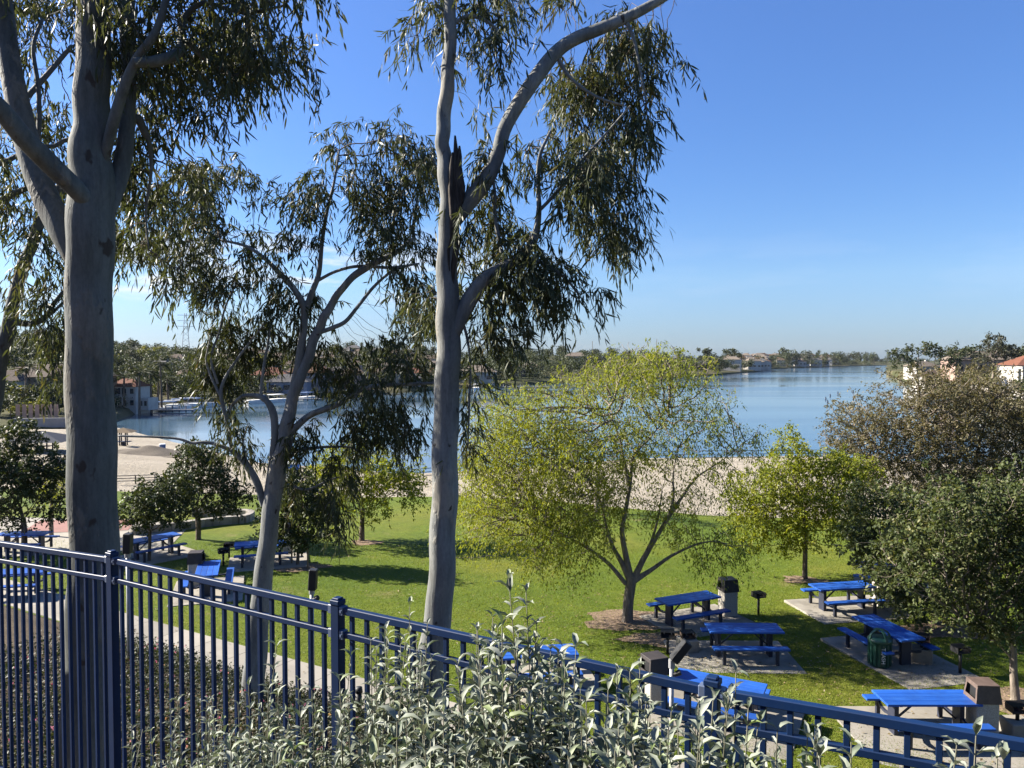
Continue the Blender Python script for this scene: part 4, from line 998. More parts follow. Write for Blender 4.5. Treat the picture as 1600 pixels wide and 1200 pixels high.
def speaker_pole(px, pt, pb_Y, tilt, rot, label, wpx=6):
    Yv = pb_Y; p = at(px, pt, Yv); g = ground(p[0], Yv); hgt = p[2] - g.z
    r = empty('speaker_pole', tuple(g), math.radians(rot), label, 'speaker pole', 'grey poles carrying black boxes')
    MB().cyl((0, 0, -.1), (0, 0, hgt - .42), .048, .042, 12).build('pole', M['galv'], r, True)
    R_ = Matrix.Rotation(math.radians(tilt), 3, 'Y')
    MB().box(.03 + .2 * math.sin(math.radians(tilt)), -.06, hgt - .16, .17, .19, .46, rot=R_, bevel=.015).build('box_housing', M['black'], r)
    MB().cyl((0, 0, hgt - .5), (0, 0, hgt - .34), .065, .065, 12).bar((0, 0, hgt - .40), (.03, -.06, hgt - .25), .04).build('bracket', M['galv'], r)
    MB().cyl((.04, -.03, hgt - .62), (.15, -.06, hgt - .56), .045, .06, 10).bar((0, 0, hgt - .6), (.1, -.03, hgt - .6), .03).build('small_lamp', M['black'], r)
    return r
speaker_pole(487, 893, 16.8, 4, 0, 'grey pole with upright black box beyond the second fence post')
speaker_pole(1050, 1003, 14.5, 38, 0, 'grey pole with tilted black box above the fence rail near the brown bin')
speaker_pole(199, 837, 17.5, 3, 0, 'grey pole with black box right beside the massive left gum')
o = MB().cyl((0, 0, 0), (0, 0, .5), .06, .06, 10).cyl((0, 0, .5), (0, 0, .62), .085, .07, 10).build('path_light', M['black'], None, True)
p = fen(-9.2, 9.2); o.location = ground(p[0], p[1]); tag(o, 'short black path light at the edge of the concrete path', 'path light')
# green bin with raised arches on its lid and white lettering down its side
c = on(1374, 1041); gb = empty('green_bin', (c.x, c.y, c.z + .04), math.radians(8), 'dark green litter bin with arched lid and white lettering beside the end-on table', 'litter bin')
m_ = MB(); n = 18
def ring(z, r): return [(r * math.cos(2 * math.pi * i / n), r * math.sin(2 * math.pi * i / n), z) for i in range(n)]
prof = [(0, .25), (.05, .265), (.62, .285), (.64, .305), (.70, .31), (.72, .29), (.75, .25)]
V = [v for z, r in prof for v in ring(z, r)]
F = [(k * n + i, k * n + (i + 1) % n, (k + 1) * n + (i + 1) % n, (k + 1) * n + i) for k in range(len(prof) - 1) for i in range(n)]
m_.poly(V, F + [tuple(range(n - 1, -1, -1)), tuple(range((len(prof) - 1) * n, len(prof) * n))]); m_.build('body', M['bin_green'], gb, True)
for k in range(16):
    a = 2 * math.pi * (k + .5) / 16
    MB().box(.283 * math.cos(a), .283 * math.sin(a), .33, .022, .05, .56, rot=Matrix.Rotation(a, 3, 'Z')).build('slat', M['bin_green'], gb)
for a in (0, math.pi / 2):
    m_ = MB(); pts = [(.29 * math.cos(u), .70 + .26 * math.sin(u)) for u in np.linspace(0, math.pi, 9)]
    for (x0, z0), (x1, z1) in zip(pts[:-1], pts[1:]):
        m_.bar((x0 * math.cos(a), x0 * math.sin(a), z0), (x1 * math.cos(a), x1 * math.sin(a), z1), .07, .03)
    m_.build('lid_arch', M['bin_green'], gb)
fc = bpy.data.curves.new('lettering', 'FONT'); fc.body = 'TRASH'; fc.size = .14; fc.align_x = 'CENTER'; fc.align_y = 'CENTER'; fc.extrude = .002
fo = bpy.data.objects.new('tmp', fc); COL.objects.link(fo)
dg = bpy.context.evaluated_depsgraph_get(); tm = bpy.data.meshes.new_from_object(fo.evaluated_get(dg)); bpy.data.objects.remove(fo)
lt = link('lettering', tm, gb, M['white'])
aa = math.radians(-106)
lt.location = (.298 * math.cos(aa), .298 * math.sin(aa), .34)
lt.rotation_euler = (Matrix.Rotation(aa + math.pi / 2, 3, 'Z') @ Matrix.Rotation(math.pi / 2, 3, 'X') @ Matrix.Rotation(-math.pi / 2, 3, 'Z')).to_euler()

# ------------------------------------------------------------------ court, wall and beach things
def quad_sheet(name, pix, mat, label, cat, dz=.02):
    P = [on(*p) for p in pix]; g = []
    k = 8
    for i in range(k + 1):
        a = P[0].lerp(P[3], i / k); b = P[1].lerp(P[2], i / k)
        for j in range(k + 1): q = a.lerp(b, j / k); g.append((q.x, q.y))
    g = np.array(g).reshape(k + 1, k + 1, 2)
    return sheet(name, g[..., 0], g[..., 1], mat, dz, label, cat)
quad_sheet('pavement', [(-260, 872), (262, 858), (300, 818), (-160, 806)], M['path'], 'pale paving round the play court at left', 'pavement', .015)
quad_sheet('court', [(30, 835), (200, 829), (215, 812), (62, 814)], M['red_court'], 'faded red play court beyond the left gum', 'court', .025)
cw = empty('low_wall', (0, 0, 0), 0, 'low curved pale concrete wall left of the multi-stemmed gum', 'wall')
pts = [on(x_, y_) for x_, y_ in ((205, 836), (240, 832), (280, 828), (318, 823), (352, 819), (380, 817), (392, 812), (388, 808), (350, 806), (300, 807))]
Q = catmull(np.array([tuple(p) for p in pts]), 3)
for k, (a, b) in enumerate(zip(Q[:-1], Q[1:])):
    a = Vector(a); b = Vector(b); a.z = float(H(a.x, a.y)) + .18; b.z = float(H(b.x, b.y)) + .18
    d = (b - a).normalized()
    MB().bar(a + d * .006, b - d * .006, .34, .42, bevel=.015).build('wall_block', M['concrete'], cw)

def shelter(px, py_top, py_base, half_px, mat, label):
    c = on(px, py_base); zt = at(px, py_top, c.y)[2] - c.z; hw = half_px / FOC * c.y; ze = zt - .28 * hw - .15
    r = empty('beach_shelter', tuple(c), math.radians(10), label, 'shelter', 'shade shelters on the beach')
    MB().poly([(-hw, -hw, ze), (hw, -hw, ze), (hw, hw, ze), (-hw, hw, ze), (0, 0, zt)], [(0, 1, 4), (1, 2, 4), (2, 3, 4), (3, 0, 4), (3, 2, 1, 0)]).build('canopy', mat, r)
    for sx, sy in ((-.25, -.25), (.25, -.25), (.25, .25), (-.25, .25)):
        MB().cyl((sx * hw, sy * hw, 0), (sx * hw, sy * hw, ze), .07, .07, 8).build('post', M['table_frame'], r, True)
    MB().box(0, 0, .42, 1.5, .7, .06).box(0, 0, .2, .3, .3, .4).build('table', M['table_frame'], r)
shelter(66, 673, 704, 44, M['canvas'], 'dark canvas pyramid shelter on the sand left of the big gum')
shelter(193, 668, 696, 17, M['thatch'], 'small thatched shelter on the sand right of the big gum')
shelter(98, 716, 748, 26, M['canvas'], 'dark shelter roof partly hidden by the left leafy tree')
# pile of sand, its shade put into a darker sand colour
g = on(222, 708); n = 28; rg = np.random.default_rng(5)
gx, gy = np.meshgrid(np.linspace(-1, 1, n), np.linspace(-1, 1, n), indexing='ij')
r2 = np.sqrt((gx) ** 2 + gy ** 2); hz = np.clip(1 - r2, 0, 1) ** .85 * (1 + .22 * np.sin(gx * 7) * np.cos(gy * 5)) * .72
hz += np.clip(.55 - np.sqrt((gx - .45) ** 2 + gy ** 2), 0, 1) * .4
V = np.stack([gx * 4.2, gy * 2.6, hz - .08], -1).reshape(-1, 3); i = np.arange(n * n).reshape(n, n)
o = link('sand_pile', arrmesh('sand_pile', V, None, np.stack([i[:-1, :-1], i[1:, :-1], i[1:, 1:], i[:-1, 1:]], -1).reshape(-1, 4), smooth=True), None, soil_mat('shaded_sand', (.15, .128, .10), (.11, .094, .075)))
o.location = g; tag(o, 'heap of shaded sand on the beach beside the thatched shelter', 'sand pile')
c = on(254, 708); r = empty('beach_barrel', tuple(c), 0, 'blue-grey barrel standing on the sand right of the sand heap', 'barrel')
MB().cyl((0, 0, 0), (0, 0, .85), .28, .3, 14).build('drum', M['boat_cover'], r); MB().cyl((0, 0, .85), (0, 0, .93), .32, .3, 14).build('lid', M['white'], r)
# lifeguard stand
c = on(455, 764); r = empty('lifeguard_stand', tuple(c), .15, 'white lifeguard stand with blue canopy behind the multi-stemmed gum', 'lifeguard stand')
for sx in (-1, 1):
    for sy in (-1, 1): MB().bar((sx * .5, sy * .5, 0), (sx * .38, sy * .38, 1.35), .07).build('leg', M['white'], r)
MB().box(0, 0, .85, .8, .8, .9).build('cabin', M['white'], r)
MB().box(0, 0, 1.55, 1.0, 1.0, .42, bevel=.03).build('canopy_valance', M['umb_blue'], r)
MB().poly([(-.55, -.55, 1.78), (.55, -.55, 1.78), (.55, .55, 1.78), (-.55, .55, 1.78), (0, 0, 2.1)], [(0, 1, 4), (1, 2, 4), (2, 3, 4), (3, 0, 4), (3, 2, 1, 0)]).build('canopy', M['white'], r)
def railing(pA, pB, n, h, label, mat='black', rails=3):
    a, b = on(*pA), on(*pB); r = empty('railing', tuple(a), 0, label, 'railing')
    for k in range(n):
        q = a.lerp(b, k / (n - 1)) - a; q.z = float(H(a.x + q.x, a.y + q.y)) - a.z
        MB().box(q.x, q.y, q.z + h / 2, .06, .06, h).build('post', M[mat], r)
    zb = float(H(b.x, b.y)) - a.z
    for k in range(rails):
        z = h * (1 - .3 * k) - .03
        MB().bar((0, 0, z), (b.x - a.x, b.y - a.y, z + zb), .045).build('rail', M[mat], r)
    return r
railing((1050, 722), (1300, 720), 9, 1.05, 'dark railing at the water edge behind the beach at right')
railing((600, 757), (745, 742), 6, .95, 'dark railing across the sand behind the centre gum')
railing((180, 757), (300, 752), 5, .6, 'low dark railing on the sand behind the dark leafy trees')
for k, (x_, y_) in enumerate(((1290, 624), (1293, 629), (1297, 619), (1309, 615), (1333, 613), (1312, 636), (1298, 672))):
    Yv = (EYE) / ((y_ - 560) / FOC); p = at(x_, y_, Yv)
    o = MB().cyl((0, 0, -.2), (0, 0, .3), .2, .2, 10).cyl((0, 0, .3), (0, 0, .7), .15, .05, 10).build('buoy', M['buoy'], None, True)
    o.location = (p[0], p[1], 0)
    tag(o, 'small dark marker buoy floating on the open lake at right', 'buoy', 'marker buoys on the lake')

# ------------------------------------------------------------------ far houses
WALLS = {'white': (.42, .395, .355), 'tan': (.26, .21, .16), 'pink': (.31, .215, .17), 'grey': (.21, .21, .215), 'brown': (.14, .105, .085), 'blue-grey': (.15, .185, .25)}
ROOFS = {'brown': (.095, .068, .05), 'red tile': (.165, .068, .042), 'grey': (.10, .095, .092), 'tan': (.19, .155, .12), 'orange': (.175, .095, .055)}
WM = {k: plain('wall_' + k.replace('-', '_'), v, None, .8, .85, .2) for k, v in WALLS.items()}
RM = {k: plain('roof_' + k.replace(' ', '_'), v, tuple(x * .65 for x in v), 1.5, .85, .2, bstr=.5, bdist=.1, sc3=(1, 6, 1)) for k, v in ROOFS.items()}
def house(x, y, z, wd, dp, hs_, wall, roof, rot, label, storeys=1, group=None, name='house', hip=True, nwin=3):
    r = empty(name, (x, y, z), rot, label, 'house', group)
    MB().box(0, 0, hs_ / 2 - 1, wd, dp, hs_ + 2).build('wall', WM[wall], r)
    e_, rh = .5, .23 * dp + .3
    x0, x1, y0, y1 = -wd / 2 - e_, wd / 2 + e_, -dp / 2 - e_, dp / 2 + e_
    ins = dp / 2 if hip and wd > dp * 1.1 else .01 if not hip else wd / 2 * .7
    m_ = MB(); z0 = hs_ + .003
    V = [(x0, y0, z0), (x1, y0, z0), (x1, y1, z0), (x0, y1, z0), (x0 + ins, 0, z0 + rh), (x1 - ins, 0, z0 + rh)]
    m_.poly(V, [(0, 1, 5, 4), (1, 2, 5), (2, 3, 4, 5), (3, 0, 4), (3, 2, 1, 0)])
    ro = m_.build('roof', RM[roof], r)
    if random.random() < .5: MB().box(wd * .22, .6, hs_ + rh * .9, .7, .7, 1.3).build('chimney', WM[wall], ro)
    for s_ in range(storeys):
        for k in range(nwin):
            xx = (k + .5) / nwin * wd - wd / 2
            MB().box(xx, -dp / 2 - .02, s_ * 2.8 + 1.55, wd / nwin * .45, .12, 1.25).build('window', M['glass'], r)
    return r
def hill_at(px, Yv): return np.array([(px - 800) / FOC * Yv, Yv, float(hillz(px, Yv))])
# the white house on the water at left, with its red roof and tall windows
h_ = hill_at(208, 140)
hw = house(h_[0] - .8, h_[1], h_[2] - .1, 7.5, 7, 5.4, 'white', 'red tile', -.08, 'two-storey white waterfront house with red tiled roof right of the massive gum', 2, nwin=4)
MB().box(-.6, -4.3, 3.0, 4.2, 1.6, .14).build('balcony', WM['white'], hw)
for k in range(4): MB().box(-2.5 + k * 1.25, -5.0, 1.2, .16, .16, 3.6).build('column', WM['white'], hw)
MB().box(4.7, .5, 1.1, 2.4, 4.5, 3.0).build('wing', WM['white'], hw); 
for k in range(2): MB().box(4.1 + k * 1.1, -1.78, 1.3, .6, .1, 1.2).build('window', M['glass'], hw)
for k in range(5): MB().box(-3.2 + k * .95, -3.56, 4.35, .55, .1, 1.5).build('window', M['glass'], hw)
hw.scale = (.74, .74, .74)
h_ = hill_at(55, 128)
house(h_[0], h_[1] + 6, h_[2] + 1.2, 17, 8, 3.4, 'tan', 'brown', .05, 'long low brown house above the beach at the left', 1, nwin=5)
h_ = hill_at(-5, 126)
house(h_[0], h_[1] + 2, h_[2] + .9, 6, 6, 3.0, 'white', 'brown', .2, 'small white cottage at the far left above the beach', 1, nwin=2)
h_ = hill_at(452, 196); hd = house(h_[0], h_[1], h_[2], 10, 7, 2.9, 'blue-grey', 'grey', .1, 'blue-grey lakeside house seen through the multi-stemmed gum', 1)
h_ = hill_at(489, 205); house(h_[0], h_[1], h_[2] + .5, 11, 8, 4.6, 'grey', 'orange', 0, 'grey lakeside house with orange roof right of the multi-stemmed gum', 2)
h_ = hill_at(553, 216); house(h_[0], h_[1], h_[2] + .3, 8, 7, 4.2, 'pink', 'brown', -.1, 'pink lakeside house behind the weeping gum foliage', 2)
h_ = hill_at(424, 200); house(h_[0], h_[1], h_[2] + 1.2, 9, 7, 3, 'tan', 'red tile', .1, 'tan house with red tiled roof just left of the multi-stemmed gum stem', 1)
def place_words(px):
    for lim, wds in ((190, 'left of the massive gum'), (330, 'right of the massive gum'), (440, 'behind the multi-stemmed gum'), (545, 'right of the multi-stemmed gum'), (672, 'behind the weeping gum foliage'),
                     (735, 'behind the centre gum'), (860, 'right of the centre gum'), (1000, 'left half of the feathery tree'), (1110, 'right half of the feathery tree'), (1165, 'on the headland'), (1215, 'at the headland tip'), (1265, 'beyond the headland'), (1330, 'middle of the far shore'), (9999, 'right end of the far shore')):
        if px < lim: return wds
def row_words(u): return 'low by the water' if u < .2 else 'halfway up the slope' if u < .55 else 'high up the slope' if u < .85 else 'at the hilltop'
# rows on the hillside
kk = 0
for row, Yv in enumerate((205, 235, 270, 305, 345, 385, 425, 465)):
    for px in range(215, 720, 27):
        px_ = px + 13 * (row % 2) + random.uniform(-6, 6)
        y0_ = np.interp(px_, HC[:, 0], HC[:, 1]); y1_ = np.interp(px_, HC[:, 0], HC[:, 3])
        Y2 = Yv + random.uniform(-8, 8)
        if Y2 < y0_ + 14 or Y2 > y1_ - 8: continue
        if px_ < 320 and (row > 4 or random.random() < .45): continue
        if random.random() < .22: continue
        if kk > 95: break
        kk += 1
        wl = random.choice(['tan', 'tan', 'white', 'grey', 'brown', 'pink']); rf = random.choice(['brown', 'brown', 'grey', 'grey', 'brown', 'brown', 'tan', 'brown', 'red tile'])
        p = hill_at(px_, Y2)
        house(p[0], p[1], p[2] + .5, random.uniform(6.5, 9.5), random.uniform(5.5, 6.8), random.choice([2.0, 2.3, 3.4]), wl, rf, random.uniform(-.3, .3),
              f'{wl} house with {rf} roof {row_words((Y2 - y0_) / (y1_ - y0_))}, {place_words(px_)}', 1, 'houses in rows on the far hillside')
for k, (px, Yv) in enumerate(((745, 275), (900, 480), (965, 420), (820, 330))):
    p = hill_at(px, Yv); lab = ['pale lakeside house with flat-looking roof behind the centre gum', 'lone pale house on top of the wooded hill behind the feathery tree', 'pale house among the far trees right of the wooded hill', 'low house by the far dock behind the feathery tree'][k]
    house(p[0], p[1], p[2] + (1.5 if k == 1 else .4), 14, 9, 3.5, 'white' if k < 2 else 'tan', 'tan', 0, lab, 1)
# headland and distant shore houses on the right
for k in range(78):
    px = random.uniform(1138, 1312); y0_ = np.interp(px, HC[:, 0], HC[:, 1]); Yv = y0_ + random.uniform(10, 260)
    p = hill_at(px, Yv)
    wl, rf, hg = random.choice(['white', 'white', 'white', 'tan']), random.choice(['tan', 'brown', 'tan', 'orange', 'grey']), random.uniform(3.8, 6.4)
    house(p[0], p[1], p[2] + 1.0 + (Yv - y0_) * .012, random.uniform(9, 13), 8, hg, wl, rf, random.uniform(-.4, .4),
          f'distant {"tall " if hg > 5.1 else "low "}{wl} house with {rf} roof {"at the waterline" if Yv - y0_ < 90 else "set back"}, {place_words(px)}', 1, 'white houses along the distant shore', nwin=3)
# right shore buildings
def right_at(px, Yv): return np.array([(px - 800) / FOC * Yv, Yv, float(rightz(px, Yv))])
p = right_at(1592, 141); cb = house(p[0] + 4.6, p[1] + 3, p[2] - .9, 10.5, 9, 4.9, 'white', 'red tile', -.12, 'white building with red tiled roof and columned porch at the right edge', 1, nwin=2)
for k in range(4): MB().box(-5.0 + k * 3.2, -6.6, 1.2, 1.1 if k == 0 else .5, .6, 6.2).build('column', WM['white'], cb)
MB().box(0, -5.7, 4.4, 11.4, 2.6, .5).build('porch_beam', WM['white'], cb); cb.scale = (.85, .85, .85)
p = right_at(1530, 192); house(p[0], p[1], p[2], 15, 8, 3.4, 'pink', 'tan', -.1, 'long low pale building left of the columned white building', 1, nwin=6)
p = right_at(1466, 235); house(p[0], p[1], p[2] - 1, 12, 7, 2.6, 'white', 'brown', 0, 'white waterside house half hidden by the right shore trees', 1)
p = right_at(1440, 290); house(p[0], p[1], p[2] - 1, 10, 7, 3, 'white', 'tan', .2, 'farthest white waterside house on the right bank', 1)
rw = empty('rock_edge', (0, 0, 0), 0, 'row of pale boulders along the right bank above the brownish tree', 'rocks')
ico = bmesh.new(); bmesh.ops.create_icosphere(ico, subdivisions=2, radius=1)
for v in ico.verts: v.co *= 1 + .22 * math.sin(v.co.x * 5 + 1) * math.cos(v.co.y * 4) + .12 * math.sin(v.co.z * 7)
rk = bpy.data.meshes.new('boulder'); ico.to_mesh(rk); ico.free(); rk.materials.append(M['rock'])
for k in range(60):
    px = 1500 + k * 2.6; Yv = np.interp(px, RC[:, 0], RC[:, 1]) + 14 + random.uniform(-1.5, 1.5); p = right_at(px, Yv)
    o = bpy.data.objects.new('boulder', rk); COL.objects.link(o); o.parent = rw; o.location = (p[0], p[1], p[2] + .1)
    s_ = random.uniform(.4, .8); o.scale = (s_ * 1.3, s_, s_ * .8); o.rotation_euler = (random.random(), random.random(), random.random() * 6)
# planter wall, striped screen and hedge at the back of the beach, left
p = at(22, 652, 104); q = at(108, 656, 104)
pw = MB().bar((p[0], 104, 1.2), (q[0] + 3, 106, 1.2), .5, 1.3).build('planter_wall', WM['grey'], None); tag(pw, 'low grey planter wall at the back of the beach on the left', 'wall')
sc_ = empty('slatted_screen', tuple(at(28, 648, 106)), 0, 'screen of upright terracotta panels behind the planter wall', 'screen')
for k in range(7): MB().box(k * .85, k * .06, .25, .55, .1, 2.3).build('panel', WM['pink'], sc_)
# boats and docks on the far left shore
def boat(px, Yv, rot, cover, label, ln=6.0):
    x_ = (px - 800) / FOC * Yv
    r = empty('moored_boat', (x_, Yv, 0), rot, label, 'boat', 'boats moored on the far shore')
    s_ = [(-.5, .16), (-.3, .19), (.1, .2), (.35, .14), (.5, .01)]
    V = []; 
    for z, k in ((-.15, .75), (.75, 1.0)):
        for x__, w_ in s_: V.append((x__ * ln, -w_ * ln * k, z))
        for x__, w_ in reversed(s_): V.append((x__ * ln, w_ * ln * k, z))
    F = [(i, (i + 1) % 10, 10 + (i + 1) % 10, 10 + i) for i in range(10)] + [tuple(range(9, -1, -1)), tuple(range(10, 20))]
    MB().poly(V, F).build('hull', M['white'], r)
    MB().box(-.05 * ln, 0, 1.75, ln * .55, ln * .36, .12, bevel=.03).build('canopy', M[cover], r)
    for sx in (-.28, .18):
        for sy in (-.15, .15): MB().cyl((sx * ln, sy * ln, .7), (sx * ln, sy * ln, 1.7), .035, .035, 6).build('post', M['galv'], r)
    return r
for k, (px, Yv, cv) in enumerate(((262, 146, 'boat_cover'), (272, 151, 'white'), (284, 156, 'boat_cover'), (296, 161, 'white'), (318, 160, 'boat_cover'), (402, 172, 'boat_cover'), (432, 176, 'white'), (480, 187, 'boat_cover'), (548, 200, 'white'), (745, 246, 'white'))):
    lab = ['blue-covered boat nearest the white waterfront house', 'white-topped boat second along the left marina', 'blue-covered boat third along the left marina', 'white-topped boat at the outer end of the left marina', 'blue-covered boat beside the dark weeping branch',
           'blue-covered boat moored left of the multi-stemmed gum', 'white-topped boat moored behind the multi-stemmed gum', 'blue-covered boat moored right of the multi-stemmed gum stem', 'white-topped boat moored behind the weeping foliage', 'white-topped boat moored right of the centre gum'][k]
    boat(px, Yv, .2 + .15 * k, cv, lab)
for k, (pa, pb, Yv) in enumerate(((236, 300, 143), (410, 500, 182), (780, 860, 262))):
    x0, x1 = (pa - 800) / FOC * Yv, (pb - 800) / FOC * Yv
    o = MB().box((x0 + x1) / 2, Yv + 1, .35, x1 - x0, 1.6, .2)
    for j in range(6): o.cyl((x0 + (x1 - x0) * (j + .5) / 6, Yv + 1.6, -1), (x0 + (x1 - x0) * (j + .5) / 6, Yv + 1.6, 1.1), .14, .14, 8)
    tag(o.build('dock', WM['grey'], None), ['grey floating dock beside the white waterfront house', 'grey dock in front of the blue-grey lakeside house', 'long pale dock behind the feathery tree'][k], 'dock')

# ------------------------------------------------------------------ far trees
def far_proto(seed, shape, leafm, n=330, trunk=.35):
    """metre-sized clumps; unit: 1 = tree height"""
    rg = np.random.default_rng(seed)
    if shape == 'round': lob = [(rg.uniform(-.22, .22), rg.uniform(-.22, .22), rg.uniform(.45, .78), rg.uniform(.18, .28)) for _ in range(9)]
    elif shape == 'tall': lob = [(rg.uniform(-.1, .1), rg.uniform(-.1, .1), rg.uniform(.25, .9), rg.uniform(.10, .17)) for _ in range(10)]
    elif shape == 'umbrella': lob = [(rg.uniform(-.38, .38), rg.uniform(-.3, .3), rg.uniform(.74, .92), rg.uniform(.10, .16)) for _ in range(9)]
    else: lob = [(rg.uniform(-.4, .4), rg.uniform(-.4, .4), rg.uniform(.2, .6), rg.uniform(.25, .38)) for _ in range(7)]
    P = []; Nn = []
    for i in range(n):
        l = lob[rg.integers(len(lob))]; v = unit(rg.normal(size=3)); P.append(np.array(l[:3]) + v * l[3] * rg.random() ** .3); Nn.append(v)
    P = np.array(P); Nn = np.array(Nn)
    D = rg.normal(size=(n, 3)) + np.array([0, 0, -.2])
    up = Nn + rg.normal(size=(n, 3)) * .5
    me = leaves('far_tree', P, D, .085 * (.6 + .8 * rg.random(n)), .07 * (.6 + .8 * rg.random(n)), 'diamond', np.clip(.35 + .3 * rg.normal(size=n), 0, 1), seed, up)
    me.materials.append(M[leafm])
    tb = Tubes(); tb.add(np.array([(0, 0, -.05), (.01, 0, .25), (0, .01, .6)]), np.array([.022, .016, .008]), 5)
    for l in lob[:4]: tb.add(np.array([(0, 0, .3), (l[0] * .5, l[1] * .5, (.3 + l[2]) / 2), l[:3]]), np.array([.012, .009, .004]), 4)
    tm_ = tb.mesh('t'); tm_.materials.append(M['bark_brown'])
    bm = bmesh.new(); bm.from_mesh(me); k = len(bm.faces); bm.from_mesh(tm_); bm.faces.ensure_lookup_table()
    for f in bm.faces[k:]: f.material_index = 1
    bm.to_mesh(me); bm.free(); me.materials.append(M['bark_brown']); return me
PR = {'round': [far_proto(100 + i, 'round', 'far_leaf') for i in range(4)], 'lime': [far_proto(120 + i, 'round', 'far_leaf_lime') for i in range(2)],
      'grey': [far_proto(130 + i, 'round', 'far_leaf_grey') for i in range(2)], 'tall': [far_proto(140 + i, 'tall', 'far_leaf') for i in range(3)],
      'umbrella': [far_proto(150 + i, 'umbrella', 'far_leaf') for i in range(2)], 'bush': [far_proto(160 + i, 'bush', 'far_leaf', 220) for i in range(2)]}
def ftree(pos, h, kind, label, group, name='far_tree', cat='tree', rs=None):
    rs = rs or random
    me = rs.choice(PR[kind]); o = bpy.data.objects.new(name, me); COL.objects.link(o)
    o.location = pos; s_ = h * rs.uniform(.9, 1.25); o.scale = (s_, s_, h); o.rotation_euler = (0, 0, rs.uniform(0, 6.28))
    return tag(o, label, cat, group)
ftn = 0
rs = random.Random(3)
def scatter(n, px0, px1, u0, u1, hh, kinds, label, group, zf=hill_at, name='far_tree'):
    for _ in range(n):
        px = rs.uniform(px0, px1); y0_ = np.interp(px, HC[:, 0], HC[:, 1]); y1_ = np.interp(px, HC[:, 0], HC[:, 3])
        Yv = y0_ + (y1_ - y0_) * rs.uniform(u0, u1)
        hh_ = rs.uniform(*hh); kd = rs.choice(kinds); kw = {'round': 'round dark', 'grey': 'round grey-green', 'lime': 'yellow-green', 'tall': 'slim dark', 'umbrella': 'flat-topped', 'bush': 'bushy dark'}[kd]
        sz = ['small', 'medium-sized', 'large'][min(2, int(3 * (hh_ - hh[0]) / (hh[1] - hh[0])))]
        ftree(hill_at(px, Yv), hh_, kd, f'{sz} {kw} {label}, {place_words(px)}', group, name, 'tree', rs)
# ridge tops (silhouettes against the sky)
scatter(26, -20, 320, .9, 1.0, (4.5, 9), ['round', 'round', 'grey', 'tall'], 'tree on the left skyline', 'trees on the left skyline')
scatter(24, 500, 700, .94, 1.0, (5, 9), ['round', 'tall', 'round'], 'skyline tree above the houses', 'trees above the hillside houses')
scatter(24, 730, 1080, .9, 1.0, (6, 11), ['round', 'grey', 'round', 'tall'], 'tree on the wooded skyline', 'trees on the wooded hill skyline')
# trees among the houses
scatter(54, 190, 720, .08, .9, (5, 9), ['round', 'grey', 'lime', 'round'], 'garden tree among the houses', 'garden trees on the far hillside')
scatter(34, 1095, 1190, .0, .8, (6, 11), ['round', 'grey', 'umbrella', 'round'], 'tree across the lake', 'trees on the headland')
scatter(62, 1190, 1420, .02, .5, (10, 19), ['round', 'grey', 'round', 'tall'], 'tree across the lake', 'trees along the distant shore')
for px, Yv, h_, kd, lab in ((1104, 560, 15, 'umbrella', 'flat-topped pine standing tallest at the left of the headland'), (1143, 590, 15, 'umbrella', 'flat-topped pine at the tip of the headland'), (1152, 600, 12, 'umbrella', 'smaller flat-topped pine at the tip of the headland'), (1224, 820, 21, 'tall', 'tall dark tree among the distant white houses')):
    ftree(hill_at(px, Yv), h_, kd, lab, None, 'pine_tree')
# shore-side bushes at the left, some yellow-green
scatter(22, -30, 100, .02, .10, (3.0, 5.5), ['lime', 'round', 'grey'], 'garden tree behind the beach', 'garden plants behind the left beach', name='garden_tree')
scatter(16, 110, 330, .015, .06, (2.2, 4), ['round', 'lime', 'bush'], 'shrub by the waterline', 'shrubs along the left waterline', name='shore_shrub')
for px, lab in ((27, 'yellow-orange flowering bush above the planter wall'), (55, 'yellow-green round bush above the planter wall'), (66, 'larger yellow-green bush beside the planter wall')):
    ftree(np.array([(px - 800) / FOC * 108, 108, .9]), 3.6, 'lime', lab, None, 'garden_bush', 'bush')
